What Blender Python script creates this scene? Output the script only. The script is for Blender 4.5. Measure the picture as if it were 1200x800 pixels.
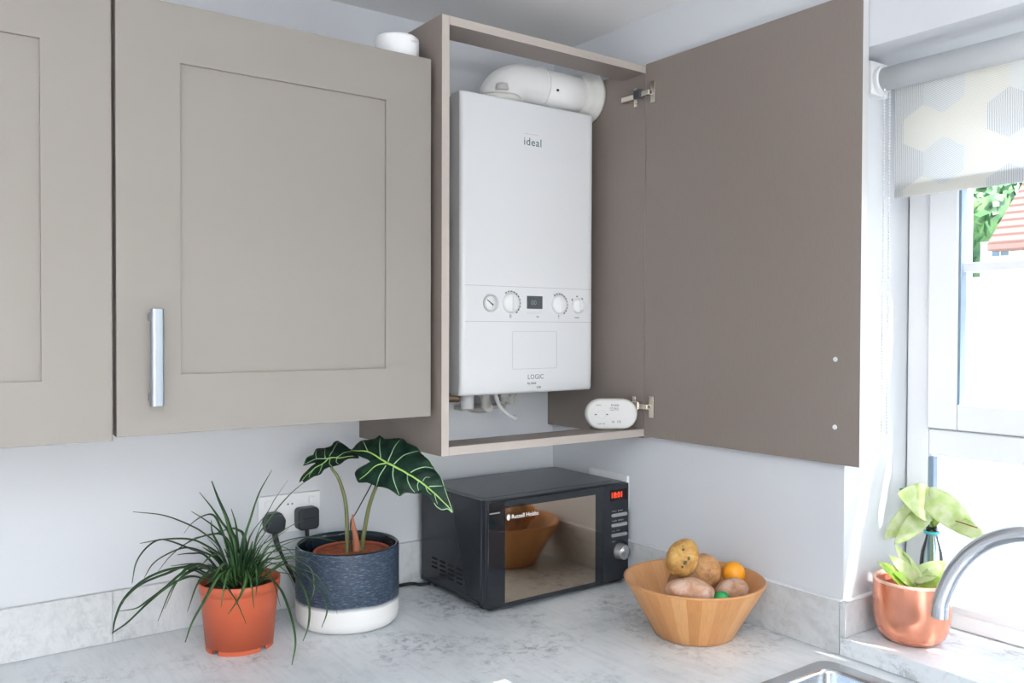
import bpy, bmesh, math, random
from math import sin, cos, pi, radians
from mathutils import Vector, Matrix, noise, Euler
from mathutils.geometry import delaunay_2d_cdt

S = bpy.context.scene
COL = S.collection
for o in list(bpy.data.objects):
    bpy.data.objects.remove(o)

# ------------------------------------------------------------ camera, sky, light, exposure
cd = bpy.data.cameras.new('camera')
cd.sensor_width = 36.0
cd.lens = 30.0
cd.clip_start = 0.02
cam = bpy.data.objects.new('camera', cd)
COL.objects.link(cam)
_F = Vector((0.58983977, 0.80736821, -0.01567201)).normalized()
_U = Vector((0.00686199, 0.01439559, 0.99987283))
_R = _F.cross(_U).normalized()
_U = _R.cross(_F)
_m = Matrix((_R, _U, -_F)).transposed().to_4x4()
_m.translation = Vector((-1.50567, -1.86518, 0.63580))
cam.matrix_world = _m
S.camera = cam

S.view_settings.view_transform = 'Standard'
S.view_settings.look = 'None'
S.view_settings.gamma = 1.0
S.view_settings.use_curve_mapping = False
S.view_settings.exposure = -0.22

W = bpy.data.worlds.new('sky')
S.world = W
W.use_nodes = True
nt = W.node_tree
bg = nt.nodes['Background']
sky = nt.nodes.new('ShaderNodeTexSky')
sky.sky_type = 'NISHITA'
sky.sun_disc = False
sky.sun_elevation = radians(48)
sky.sun_rotation = radians(160)
sky.air_density = 1.0
sky.dust_density = 2.5
nt.links.new(sky.outputs[0], bg.inputs[0])
bg.inputs[1].default_value = 1.25

def lamp(name, kind, loc, to, energy, color=(1, 1, 1), size=None, size_y=None, angle=None):
    ld = bpy.data.lights.new(name, kind)
    ld.energy = energy
    ld.color = color
    if size:
        ld.shape = 'RECTANGLE'
        ld.size = size
        ld.size_y = size_y
    if angle:
        ld.angle = angle
    o = bpy.data.objects.new(name, ld)
    COL.objects.link(o)
    o.location = loc
    d = Vector(to) - Vector(loc)
    o.rotation_euler = d.to_track_quat('-Z', 'Y').to_euler()
    return o

# the sun, high and almost along the window wall
lamp('sun', 'SUN', (2.0, -6.0, 8.0), (2.0 - 0.225, -6 + 0.62, 8.0 - 0.78), 18.0, (1.0, 0.96, 0.9), angle=radians(0.6))
# added fill light outside an invented rear opening, brightening the room from behind
lamp('rear_fill_light', 'AREA', (-1.80, -4.30, 0.40), (-1.5, 0, 0.60), 35.0, (0.90, 0.95, 1.0), 1.75, 1.9)
# added fill aimed upward from behind the camera to brighten ceiling and walls
lamp('ceiling_fill_light', 'AREA', (-2.05, -2.75, 0.872), (-2.05, -2.751, 2), 105.0, (0.90, 0.95, 1.0), 0.34, 0.34)
# daylight of the kitchen window
wp = lamp('window_portal', 'AREA', (0.31, -1.533, 0.60), (-1.0, -1.533, 0.60), 1.0, (1, 1, 1), 1.20, 1.14)
wp.data.cycles.is_portal = True

# ------------------------------------------------------------ material helpers
MATS = {}
def mat(name, color, rough=0.5, metal=0.0, spec=0.5, coat=0.0, trans=0.0, sub=0.0, emit=None, es=0.0, ior=1.45):
    m = bpy.data.materials.new(name)
    m.use_nodes = True
    b = m.node_tree.nodes['Principled BSDF']
    b.inputs['Base Color'].default_value = (*color, 1)
    b.inputs['Roughness'].default_value = rough
    b.inputs['Metallic'].default_value = metal
    b.inputs['Specular IOR Level'].default_value = spec
    b.inputs['Coat Weight'].default_value = coat
    b.inputs['Transmission Weight'].default_value = trans
    b.inputs['IOR'].default_value = ior
    if sub:
        b.inputs['Subsurface Weight'].default_value = sub
        b.inputs['Subsurface Radius'].default_value = (0.01, 0.005, 0.003)
    if emit:
        b.inputs['Emission Color'].default_value = (*emit, 1)
        b.inputs['Emission Strength'].default_value = es
    MATS[name] = m
    return m
def N(m, t, **kw):
    n = m.node_tree.nodes.new(t)
    for k, v in kw.items():
        if k in n.inputs.keys():
            n.inputs[k].default_value = v
        else:
            setattr(n, k, v)
    return n
def LK(m, a, b):
    m.node_tree.links.new(a, b)
def BS(m):
    return m.node_tree.nodes['Principled BSDF']
def coords(m, scale=(1, 1, 1), which='Object', rot=(0, 0, 0)):
    tc = N(m, 'ShaderNodeTexCoord')
    mp = N(m, 'ShaderNodeMapping')
    mp.inputs['Scale'].default_value = scale
    mp.inputs['Rotation'].default_value = rot
    LK(m, tc.outputs[which], mp.inputs['Vector'])
    return mp.outputs['Vector']
def ramp(m, fac, stops):
    r = N(m, 'ShaderNodeValToRGB')
    els = r.color_ramp.elements
    while len(els) < len(stops):
        els.new(0.5)
    for e, (p, c) in zip(els, stops):
        e.position = p
        e.color = (*c, 1)
    LK(m, fac, r.inputs['Fac'])
    return r.outputs['Color']
def noise_tex(m, vec, scale, detail=4, rough=0.5, dist=0.0):
    n = N(m, 'ShaderNodeTexNoise')
    n.inputs['Scale'].default_value = scale
    n.inputs['Detail'].default_value = detail
    n.inputs['Roughness'].default_value = rough
    n.inputs['Distortion'].default_value = dist
    LK(m, vec, n.inputs['Vector'])
    return n.outputs['Fac']
def mix(m, a, b, fac, mode='MIX'):
    x = N(m, 'ShaderNodeMix')
    x.data_type = 'RGBA'
    x.blend_type = mode
    for s, val in ((6, a), (7, b)):
        if isinstance(val, tuple):
            x.inputs[s].default_value = (*val, 1)
        else:
            LK(m, val, x.inputs[s])
    if isinstance(fac, (int, float)):
        x.inputs[0].default_value = fac
    else:
        LK(m, fac, x.inputs[0])
    return x.outputs[2]
def bump(m, h, strength=0.2, dist=0.001):
    b = N(m, 'ShaderNodeBump')
    b.inputs['Strength'].default_value = strength
    b.inputs['Distance'].default_value = dist
    LK(m, h, b.inputs['Height'])
    LK(m, b.outputs[0], BS(m).inputs['Normal'])

# ------------------------------------------------------------ materials
m = mat('white_wall_paint', (0.66, 0.68, 0.71), 0.75)
bump(m, noise_tex(m, coords(m), 160, 3), 0.08, 0.0006)
mat('ceiling_paint', (0.86, 0.855, 0.85), 0.8)
mat('window_trim_white', (0.90, 0.91, 0.92), 0.35)
m = mat('taupe_paint', (0.275, 0.252, 0.230), 0.5)
bump(m, noise_tex(m, coords(m), 300, 2), 0.03, 0.0004)
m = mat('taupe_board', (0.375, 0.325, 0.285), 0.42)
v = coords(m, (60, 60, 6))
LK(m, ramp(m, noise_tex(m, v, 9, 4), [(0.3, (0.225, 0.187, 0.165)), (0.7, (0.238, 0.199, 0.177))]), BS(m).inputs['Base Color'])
mat('board_edge', (0.46, 0.41, 0.37), 0.5)
mat('lit_edge', (0.62, 0.62, 0.62), 0.45)  # open door's end face: window light put into a paler colour
mat('dark_gap', (0.03, 0.03, 0.028), 0.8)

def stone(name, lo, mid, hi, sx=1.0, speck=0.95):
    m = mat(name, mid, 0.30)
    v = coords(m)
    big = ramp(m, noise_tex(m, v, 3.2 * sx, 8, 0.62, 0.8), [(0.30, lo), (0.47, mid), (0.72, hi)])
    v2 = coords(m, (30, 3.5, 12), rot=(0, 0, 0.5))
    streak = ramp(m, noise_tex(m, v2, 3.2, 5, 0.6, 0.5), [(0.30, (0.70, 0.71, 0.73)), (0.52, (1, 1, 1))])
    v3 = coords(m, (1, 1, 1))
    fine = ramp(m, noise_tex(m, v3, 46, 6, 0.75, 0.6), [(0.36, (0.42, 0.42, 0.44)), (0.52, (1, 1, 1))])
    gate = ramp(m, noise_tex(m, coords(m, rot=(0.3, 0, 1)), 5.5, 4, 0.6), [(0.44, (0, 0, 0)), (0.62, (1, 1, 1))])
    c = mix(m, big, streak, 0.35, 'MULTIPLY')
    c2 = mix(m, c, fine, speck, 'MULTIPLY')
    LK(m, mix(m, c, c2, gate), BS(m).inputs['Base Color'])
    return m
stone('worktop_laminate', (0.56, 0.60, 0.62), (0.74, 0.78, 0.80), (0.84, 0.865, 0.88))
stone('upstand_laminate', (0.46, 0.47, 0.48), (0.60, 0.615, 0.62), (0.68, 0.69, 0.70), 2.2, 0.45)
mat('sealant', (0.83, 0.83, 0.84), 0.4)

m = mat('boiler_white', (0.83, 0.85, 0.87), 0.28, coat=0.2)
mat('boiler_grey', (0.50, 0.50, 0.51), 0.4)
mat('seam_grey', (0.60, 0.61, 0.63), 0.5)
mat('print_teal', (0.05, 0.13, 0.15), 0.5)
mat('print_grey', (0.20, 0.21, 0.22), 0.5)
mat('print_dark', (0.04, 0.04, 0.045), 0.5)
mat('lcd_grey', (0.10, 0.115, 0.12), 0.25)
mat('lcd_segment', (0.22, 0.24, 0.24), 0.4)
mat('dial_white', (0.88, 0.89, 0.90), 0.35)
mat('flue_plastic', (0.86, 0.86, 0.85), 0.3)
mat('flue_gasket', (0.66, 0.66, 0.62), 0.5)
m = mat('steel_brushed', (0.62, 0.65, 0.69), 0.26, 1.0)
m = mat('sink_steel', (0.60, 0.62, 0.64), 0.22, 1.0)
m = mat('handle_steel', (0.42, 0.47, 0.52), 0.33, 1.0)
mat('hinge_nickel', (0.72, 0.66, 0.58), 0.22, 1.0)
mat('hinge_dark', (0.06, 0.065, 0.075), 0.35)
mat('brass', (0.50, 0.40, 0.28), 0.35, 1.0)
mat('pipe_grey', (0.55, 0.54, 0.52), 0.5)
mat('white_plastic', (0.84, 0.85, 0.86), 0.35)
mat('alarm_cream', (0.66, 0.64, 0.60), 0.45)
m = mat('black_plastic', (0.018, 0.022, 0.028), 0.32)
mat('plug_black', (0.025, 0.032, 0.038), 0.4)
mat('cable_black', (0.012, 0.012, 0.014), 0.5)
m = mat('microwave_top', (0.16, 0.17, 0.185), 0.38, 0.55)
m = mat('microwave_body', (0.022, 0.026, 0.032), 0.24)
mat('gloss_black', (0.012, 0.015, 0.02), 0.07, coat=0.4)
m = mat('door_mirror', (0.50, 0.42, 0.34), 0.06, 1.0)
mat('vent_black', (0.002, 0.002, 0.002), 0.9)
mat('led_red', (0.2, 0.01, 0.0), 0.4, emit=(1.0, 0.06, 0.02), es=2.4)
mat('led_window', (0.015, 0.004, 0.004), 0.15)
mat('silver_plastic', (0.60, 0.60, 0.60), 0.28, 0.9)
mat('lettering_white', (0.88, 0.87, 0.84), 0.5)

m = mat('terracotta_plastic', (0.52, 0.105, 0.045), 0.4)
m = mat('compost', (0.035, 0.024, 0.017), 0.95)
LK(m, ramp(m, noise_tex(m, coords(m), 120, 4), [(0.35, (0.012, 0.009, 0.007)), (0.7, (0.07, 0.045, 0.03))]), BS(m).inputs['Base Color'])
m = mat('clay_soil', (0.42, 0.10, 0.04), 0.75)
LK(m, ramp(m, noise_tex(m, coords(m), 90, 4), [(0.35, (0.30, 0.06, 0.022)), (0.7, (0.50, 0.13, 0.05))]), BS(m).inputs['Base Color'])
m = mat('spider_leaf', (0.03, 0.075, 0.028), 0.4)
LK(m, ramp(m, noise_tex(m, coords(m), 14, 3), [(0.35, (0.015, 0.05, 0.022)), (0.65, (0.06, 0.135, 0.04))]), BS(m).inputs['Base Color'])
mat('dry_leaf', (0.32, 0.17, 0.08), 0.6)
mat('red_tip', (0.28, 0.05, 0.035), 0.5)
m = mat('alocasia_green', (0.012, 0.04, 0.024), 0.28)
LK(m, ramp(m, noise_tex(m, coords(m), 40, 4), [(0.35, (0.005, 0.018, 0.013)), (0.68, (0.017, 0.05, 0.031))]), BS(m).inputs['Base Color'])
mat('alocasia_vein', (0.40, 0.62, 0.36), 0.4)
mat('alocasia_midrib', (0.42, 0.66, 0.16), 0.4)
mat('alocasia_stem', (0.135, 0.15, 0.055), 0.45)
mat('stem_sheath', (0.34, 0.12, 0.06), 0.6)
mat('dark_stem', (0.02, 0.025, 0.02), 0.5)

# two-tone glazed pot, brushed dark blue above unglazed white
m = mat('two_tone_glaze', (0.1, 0.14, 0.2), 0.45)
tc = N(m, 'ShaderNodeTexCoord')
sp = N(m, 'ShaderNodeSeparateXYZ')
LK(m, tc.outputs['Object'], sp.inputs[0])
mp = N(m, 'ShaderNodeMapping')
mp.inputs['Scale'].default_value = (34, 34, 330)
LK(m, tc.outputs['Object'], mp.inputs['Vector'])
st = ramp(m, noise_tex(m, mp.outputs[0], 2.6, 6, 0.72, 0.3), [(0.34, (0.010, 0.018, 0.034)), (0.54, (0.028, 0.047, 0.080)), (0.74, (0.26, 0.34, 0.42))])
wl = noise_tex(m, tc.outputs['Object'], 11, 3)
ad = N(m, 'ShaderNodeMath'); ad.operation = 'MULTIPLY_ADD'
ad.inputs[1].default_value = 0.012
LK(m, wl, ad.inputs[0]); LK(m, sp.outputs['Z'], ad.inputs[2])
mr = N(m, 'ShaderNodeMapRange')
mr.inputs['From Min'].default_value = 0.056
mr.inputs['From Max'].default_value = 0.066
LK(m, ad.outputs[0], mr.inputs['Value'])
LK(m, mix(m, (0.80, 0.79, 0.77), st, mr.outputs[0]), BS(m).inputs['Base Color'])
mp2 = N(m, 'ShaderNodeMapping'); mp2.inputs['Scale'].default_value = (6, 6, 420)
LK(m, tc.outputs['Object'], mp2.inputs['Vector'])
bump(m, noise_tex(m, mp2.outputs[0], 1.2, 4, 0.6), 0.35, 0.0012)
mat('dark_glaze', (0.010, 0.022, 0.032), 0.08, coat=0.3)

# bamboo bowl made of staves
m = mat('bamboo', (0.6, 0.33, 0.14), 0.38)
tc = N(m, 'ShaderNodeTexCoord')
sp = N(m, 'ShaderNodeSeparateXYZ'); LK(m, tc.outputs['Object'], sp.inputs[0])
at = N(m, 'ShaderNodeMath'); at.operation = 'ARCTAN2'
LK(m, sp.outputs['Y'], at.inputs[0]); LK(m, sp.outputs['X'], at.inputs[1])
ml = N(m, 'ShaderNodeMath'); ml.operation = 'MULTIPLY'; ml.inputs[1].default_value = 30 / (2 * pi)
LK(m, at.outputs[0], ml.inputs[0])
fl = N(m, 'ShaderNodeMath'); fl.operation = 'FLOOR'; LK(m, ml.outputs[0], fl.inputs[0])
wn = N(m, 'ShaderNodeTexWhiteNoise'); wn.noise_dimensions = '1D'; LK(m, fl.outputs[0], wn.inputs['W'])
c1 = ramp(m, wn.outputs['Value'], [(0.0, (0.58, 0.26, 0.085)), (0.5, (0.66, 0.32, 0.12)), (1.0, (0.74, 0.40, 0.17))])
cb = N(m, 'ShaderNodeCombineXYZ'); LK(m, ml.outputs[0], cb.inputs[0]); LK(m, sp.outputs['Z'], cb.inputs[2])
mp = N(m, 'ShaderNodeMapping'); mp.inputs['Scale'].default_value = (9, 1, 22); LK(m, cb.outputs[0], mp.inputs['Vector'])
c2 = ramp(m, noise_tex(m, mp.outputs[0], 1.6, 5, 0.6), [(0.3, (0.80, 0.76, 0.72)), (0.6, (1, 1, 1))])
LK(m, mix(m, c1, c2, 0.8, 'MULTIPLY'), BS(m).inputs['Base Color'])
m = mat('bamboo_rim', (0.55, 0.26, 0.10), 0.35)

def spud(name, a, b, c):
    m = mat(name, a, 0.6)
    v = coords(m)
    base = ramp(m, noise_tex(m, v, 34, 6, 0.68, 0.6), [(0.36, b), (0.50, a), (0.62, c)])
    vo = N(m, 'ShaderNodeTexVoronoi'); vo.inputs['Scale'].default_value = 42
    LK(m, v, vo.inputs['Vector'])
    eye = ramp(m, vo.outputs['Distance'], [(0.06, (0.18, 0.10, 0.05)), (0.16, (1, 1, 1))])
    LK(m, mix(m, base, eye, 0.55, 'MULTIPLY'), BS(m).inputs['Base Color'])
    bump(m, noise_tex(m, v, 90, 4), 0.35, 0.001)
spud('potato_gold', (0.50, 0.27, 0.075), (0.33, 0.16, 0.05), (0.62, 0.38, 0.12))
spud('potato_tan', (0.50, 0.25, 0.10), (0.33, 0.15, 0.06), (0.60, 0.34, 0.15))
spud('potato_dusty', (0.50, 0.30, 0.20), (0.36, 0.17, 0.09), (0.60, 0.42, 0.34))
spud('potato_brown', (0.36, 0.18, 0.09), (0.24, 0.11, 0.05), (0.44, 0.24, 0.13))
m = mat('orange_peel', (0.90, 0.36, 0.02), 0.38)
bump(m, noise_tex(m, coords(m), 260, 2), 0.3, 0.0006)
mat('green_skin', (0.03, 0.33, 0.09), 0.35)
mat('sprout', (0.10, 0.12, 0.04), 0.6)

m = mat('copper', (0.78, 0.31, 0.19), 0.24, 0.7, coat=0.3)
mat('copper_rim', (0.88, 0.55, 0.42), 0.3, 0.3)
def leafmat(name, a, b, c, scale=60):
    m = mat(name, a, 0.4)
    LK(m, ramp(m, noise_tex(m, coords(m), scale, 3), [(0.35, b), (0.5, a), (0.65, c)]), BS(m).inputs['Base Color'])
    out = m.node_tree.nodes['Material Output']
    tr = N(m, 'ShaderNodeBsdfTranslucent'); tr.inputs['Color'].default_value = (*c, 1)
    mx = N(m, 'ShaderNodeMixShader'); mx.inputs[0].default_value = 0.45
    LK(m, BS(m).outputs[0], mx.inputs[1]); LK(m, tr.outputs[0], mx.inputs[2]); LK(m, mx.outputs[0], out.inputs[0])
leafmat('pothos_pale', (0.62, 0.72, 0.36), (0.45, 0.62, 0.16), (0.80, 0.84, 0.62))
leafmat('pothos_green', (0.34, 0.52, 0.06), (0.22, 0.42, 0.04), (0.70, 0.76, 0.35), 45)
leafmat('pothos_deep', (0.03, 0.36, 0.10), (0.02, 0.30, 0.08), (0.06, 0.42, 0.14))
mat('pothos_stem', (0.30, 0.42, 0.16), 0.5)

def glassmat(name, color, fac, rough=0.02):
    m = bpy.data.materials.new(name); m.use_nodes = True
    nt = m.node_tree
    for n in list(nt.nodes):
        if n.type != 'OUTPUT_MATERIAL':
            nt.nodes.remove(n)
    out = [n for n in nt.nodes if n.type == 'OUTPUT_MATERIAL'][0]
    t = nt.nodes.new('ShaderNodeBsdfTransparent'); t.inputs[0].default_value = (*color, 1)
    g = nt.nodes.new('ShaderNodeBsdfGlossy'); g.inputs['Roughness'].default_value = rough
    f = nt.nodes.new('ShaderNodeFresnel'); f.inputs[0].default_value = 1.45
    ml = nt.nodes.new('ShaderNodeMath'); ml.operation = 'MULTIPLY'; ml.inputs[1].default_value = fac
    nt.links.new(f.outputs[0], ml.inputs[0])
    mx = nt.nodes.new('ShaderNodeMixShader')
    nt.links.new(ml.outputs[0], mx.inputs[0]); nt.links.new(t.outputs[0], mx.inputs[1]); nt.links.new(g.outputs[0], mx.inputs[2])
    nt.links.new(mx.outputs[0], out.inputs[0])
    MATS[name] = m
glassmat('window_glass', (0.97, 0.985, 0.98), 0.6)
glassmat('clear_plastic', (0.90, 0.95, 0.96), 1.5, 0.05)
mat('teal_plastic', (0.05, 0.42, 0.50), 0.3)
mat('gasket_blue', (0.22, 0.30, 0.38), 0.5)

# roller blind: pale cloth, six hatchings
def cloth(name, line, ang, base=(0.88, 0.88, 0.865), scale=105, lo=0.66):
    m = mat(name, base, 0.8)
    v = coords(m, rot=(ang, 0, 0))
    w = N(m, 'ShaderNodeTexWave'); w.wave_type = 'BANDS'; w.bands_direction = 'Y'
    w.inputs['Scale'].default_value = scale; w.inputs['Distortion'].default_value = 1.2
    w.inputs['Detail'].default_value = 2; w.inputs['Detail Scale'].default_value = 1.5
    LK(m, v, w.inputs['Vector'])
    c = ramp(m, w.outputs['Fac'], [(lo, base), (lo + 0.22, line)])
    LK(m, c, BS(m).inputs['Base Color'])
    out = m.node_tree.nodes['Material Output']
    tr = N(m, 'ShaderNodeBsdfTranslucent'); LK(m, c, tr.inputs['Color'])
    mx = N(m, 'ShaderNodeMixShader'); mx.inputs[0].default_value = 0.62
    LK(m, BS(m).outputs[0], mx.inputs[1]); LK(m, tr.outputs[0], mx.inputs[2]); LK(m, mx.outputs[0], out.inputs[0])
cloth('blind_grey_upright', (0.48, 0.50, 0.53), 0.0)
cloth('blind_grey_rising', (0.62, 0.66, 0.68), radians(55))
cloth('blind_grey_falling', (0.66, 0.69, 0.70), radians(-55))
cloth('blind_yellow_rising', (0.80, 0.76, 0.64), radians(62))
cloth('blind_yellow_falling', (0.82, 0.79, 0.68), radians(-62))
cloth('blind_plain', (0.72, 0.74, 0.74), radians(35), lo=0.75)
mat('blind_tube_cloth', (0.80, 0.83, 0.85), 0.7)

# outdoors
m = mat('garden_ground', (0.72, 0.71, 0.68), 0.8)
mat('render_white', (0.80, 0.80, 0.78), 0.7)
m = mat('roof_tiles', (0.30, 0.17, 0.13), 0.8)
w = N(m, 'ShaderNodeTexWave'); w.bands_direction = 'Z'; w.inputs['Scale'].default_value = 2.2
LK(m, coords(m), w.inputs['Vector'])
LK(m, ramp(m, w.outputs['Fac'], [(0.1, (0.16, 0.08, 0.06)), (0.5, (0.34, 0.19, 0.15))]), BS(m).inputs['Base Color'])
mat('house_pane', (0.10, 0.16, 0.22), 0.1)
m = mat('tree_leaves', (0.06, 0.17, 0.05), 0.6)
LK(m, ramp(m, noise_tex(m, coords(m), 1.8, 5), [(0.35, (0.025, 0.09, 0.05)), (0.6, (0.12, 0.26, 0.09))]), BS(m).inputs['Base Color'])
mat('bark', (0.10, 0.07, 0.05), 0.9)
m = mat('floor_tile', (0.68, 0.66, 0.64), 0.4)

# ------------------------------------------------------------ object helpers
ORG = {}
def tag(o, label=None, cat=None, group=None, kind=None):
    if label: o['label'] = label
    if cat: o['category'] = cat
    if group: o['group'] = group
    if kind: o['kind'] = kind
    return o
def thing(name, loc, label, cat, group=None):
    o = bpy.data.objects.new(name, None)
    o.empty_display_size = 0.05
    COL.objects.link(o)
    o.location = loc
    ORG[o.name] = Vector(loc)
    return tag(o, label, cat, group)
def obj(name, bm, m, parent=None, smooth=False, bevel=0.0, seg=2, loc=None, local=False, label=None, angle=35):
    """link bm as ONE mesh object; bm holds world coordinates unless local"""
    me = bpy.data.meshes.new(name)
    org = ORG[parent.name] if parent else Vector(loc if loc else (0, 0, 0))
    if not local:
        bmesh.ops.translate(bm, verts=bm.verts, vec=-org)
    bmesh.ops.recalc_face_normals(bm, faces=bm.faces)
    if smooth:
        for f in bm.faces: f.smooth = True
    bm.to_mesh(me); bm.free()
    ms = m if isinstance(m, (list, tuple)) else [m]
    for k in ms: me.materials.append(MATS[k])
    o = bpy.data.objects.new(name, me)
    COL.objects.link(o)
    if parent: o.parent = parent
    else: o.location = org
    ORG[o.name] = org
    if bevel:
        b = o.modifiers.new('bevel', 'BEVEL'); b.width = bevel; b.segments = seg; b.limit_method = 'ANGLE'; b.angle_limit = radians(angle)
        for p in me.polygons: p.use_smooth = True
        w = o.modifiers.new('wn', 'WEIGHTED_NORMAL'); w.keep_sharp = True
    if label: o['label'] = label
    return o
def NB(): return bmesh.new()
def box(bm, x0, x1, y0, y1, z0, z1, mi=0):
    vs = [bm.verts.new((x, y, z)) for x in (x0, x1) for y in (y0, y1) for z in (z0, z1)]
    for a in ((0, 1, 3, 2), (4, 6, 7, 5), (0, 4, 5, 1), (2, 3, 7, 6), (0, 2, 6, 4), (1, 5, 7, 3)):
        f = bm.faces.new([vs[i] for i in a]); f.material_index = mi
    return bm
def B(*a): return box(NB(), *a)
def frame_of(d):
    d = Vector(d).normalized()
    a = Vector((0, 0, 1)) if abs(d.z) < 0.9 else Vector((1, 0, 0))
    u = d.cross(a).normalized(); w = u.cross(d).normalized()
    return u, w
def cyl(bm, p0, p1, r0, r1=None, seg=32, mi=0, cap=True):
    r1 = r0 if r1 is None else r1
    p0, p1 = Vector(p0), Vector(p1)
    u, w = frame_of(p1 - p0)
    A = [bm.verts.new(p0 + (u * cos(2 * pi * i / seg) + w * sin(2 * pi * i / seg)) * r0) for i in range(seg)]
    Bv = [bm.verts.new(p1 + (u * cos(2 * pi * i / seg) + w * sin(2 * pi * i / seg)) * r1) for i in range(seg)]
    for i in range(seg):
        f = bm.faces.new((A[i], A[(i + 1) % seg], Bv[(i + 1) % seg], Bv[i])); f.material_index = mi; f.smooth = True
    if cap:
        bm.faces.new(A[::-1]).material_index = mi; bm.faces.new(Bv).material_index = mi
    return bm
def catmull(pts, n=6):
    P = [Vector(p) for p in pts]
    P = [P[0] * 2 - P[1]] + P + [P[-1] * 2 - P[-2]]
    out = []
    for i in range(1, len(P) - 2):
        for k in range(n):
            t = k / n
            a, b, c, d = P[i - 1], P[i], P[i + 1], P[i + 2]
            out.append(0.5 * ((2 * b) + (c - a) * t + (2 * a - 5 * b + 4 * c - d) * t * t + (3 * b - a - 3 * c + d) * t ** 3))
    out.append(P[-2].copy())
    return out
def tube(bm, pts, r, seg=12, n=6, mi=0, spline=True):
    Q = catmull(pts, n) if spline else [Vector(p) for p in pts]
    k = len(Q)
    rr = (lambda t: r) if isinstance(r, (int, float)) else r
    u, w = frame_of(Q[1] - Q[0])
    rings = []
    for i, q in enumerate(Q):
        d = (Q[min(i + 1, k - 1)] - Q[max(i - 1, 0)]).normalized()
        u = (u - d * u.dot(d)).normalized(); w = d.cross(u)
        R_ = rr(i / (k - 1))
        rings.append([bm.verts.new(q + (u * cos(2 * pi * j / seg) + w * sin(2 * pi * j / seg)) * R_) for j in range(seg)])
    for a, b in zip(rings, rings[1:]):
        for j in range(seg):
            f = bm.faces.new((a[j], a[(j + 1) % seg], b[(j + 1) % seg], b[j])); f.smooth = True; f.material_index = mi
    bm.faces.new(rings[0][::-1]).material_index = mi; bm.faces.new(rings[-1]).material_index = mi
    return bm
def lathe(bm, prof, c=(0, 0, 0), seg=64, mi=None, axis='Z', sharp=False):
    """prof: list of (r, h); closed if first and last r are 0 or prof closed by caller"""
    c = Vector(c)
    def P(r, h, a):
        if axis == 'Z': return c + Vector((r * cos(a), r * sin(a), h))
        if axis == 'Y': return c + Vector((r * cos(a), -h, r * sin(a)))
        return c + Vector((h, r * cos(a), r * sin(a)))
    rings = []
    for r, h in prof:
        if r < 1e-6: rings.append([bm.verts.new(P(0, h, 0))])
        else: rings.append([bm.verts.new(P(r, h, 2 * pi * j / seg)) for j in range(seg)])
    for i, (a, b) in enumerate(zip(rings, rings[1:])):
        for j in range(seg):
            k = (j + 1) % seg
            if len(a) == 1 and len(b) == 1: continue
            if len(a) == 1: vs = (a[0], b[j], b[k])
            elif len(b) == 1: vs = (a[j], a[k], b[0])
            else: vs = (a[j], a[k], b[k], b[j])
            f = bm.faces.new(vs); f.smooth = not sharp
            if mi: f.material_index = mi[i]
    return bm
def prism(bm, pts, ax, a0, a1, mi=0):
    """extrude 2D outline along axis ax ('X','Y','Z') from a0 to a1"""
    def P(p, a):
        if ax == 'X': return (a, p[0], p[1])
        if ax == 'Y': return (p[0], a, p[1])
        return (p[0], p[1], a)
    A = [bm.verts.new(P(p, a0)) for p in pts]; Bv = [bm.verts.new(P(p, a1)) for p in pts]
    n = len(pts)
    for i in range(n):
        bm.faces.new((A[i], A[(i + 1) % n], Bv[(i + 1) % n], Bv[i])).material_index = mi
    bm.faces.new(A[::-1]).material_index = mi; bm.faces.new(Bv).material_index = mi
    return bm
def rrect(x0, x1, z0, z1, r, n=6):
    out = []
    for cx, cz, a0 in ((x1 - r, z1 - r, 0), (x0 + r, z1 - r, 90), (x0 + r, z0 + r, 180), (x1 - r, z0 + r, 270)):
        for i in range(n + 1):
            a = radians(a0 + 90 * i / n)
            out.append((cx + r * cos(a), cz + r * sin(a)))
    return out
def ringframe(bm, outer, inner, ax, a0, a1, mi=0):
    """flat ring between two outlines with equal point counts, extruded"""
    def P(p, a):
        if ax == 'X': return (a, p[0], p[1])
        if ax == 'Y': return (p[0], a, p[1])
        return (p[0], p[1], a)
    n = len(outer)
    V = [[bm.verts.new(P(p, a)) for p in o] for a in (a0, a1) for o in (outer, inner)]
    for i in range(n):
        j = (i + 1) % n
        for q in ((V[0], V[1]), (V[3], V[2]), (V[2], V[0]), (V[1], V[3])):
            bm.faces.new((q[0][i], q[0][j], q[1][j], q[1][i])).material_index = mi
    return bm
def lettering(name, body, size, origin, xdir, ydir, m, parent, depth=0.0003, align='LEFT', space=1.0):
    cu = bpy.data.curves.new(name, 'FONT')
    cu.body = body; cu.size = size; cu.extrude = depth; cu.align_x = align; cu.space_character = space; cu.resolution_u = 3
    t = bpy.data.objects.new(name, cu)
    me = bpy.data.meshes.new_from_object(t)
    bpy.data.objects.remove(t)
    xd, yd = Vector(xdir).normalized(), Vector(ydir).normalized()
    M = Matrix((xd, yd, xd.cross(yd))).transposed().to_4x4(); M.translation = Vector(origin) - ORG[parent.name]
    me.transform(M); me.materials.clear(); me.materials.append(MATS[m])
    o = bpy.data.objects.new(name, me); COL.objects.link(o); o.parent = parent; ORG[o.name] = ORG[parent.name]
    return o
def struct(name, bm, m, **kw):
    o = obj(name, bm, m, **kw)
    if not kw.get('parent'): o['kind'] = 'structure'
    return o

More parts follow.
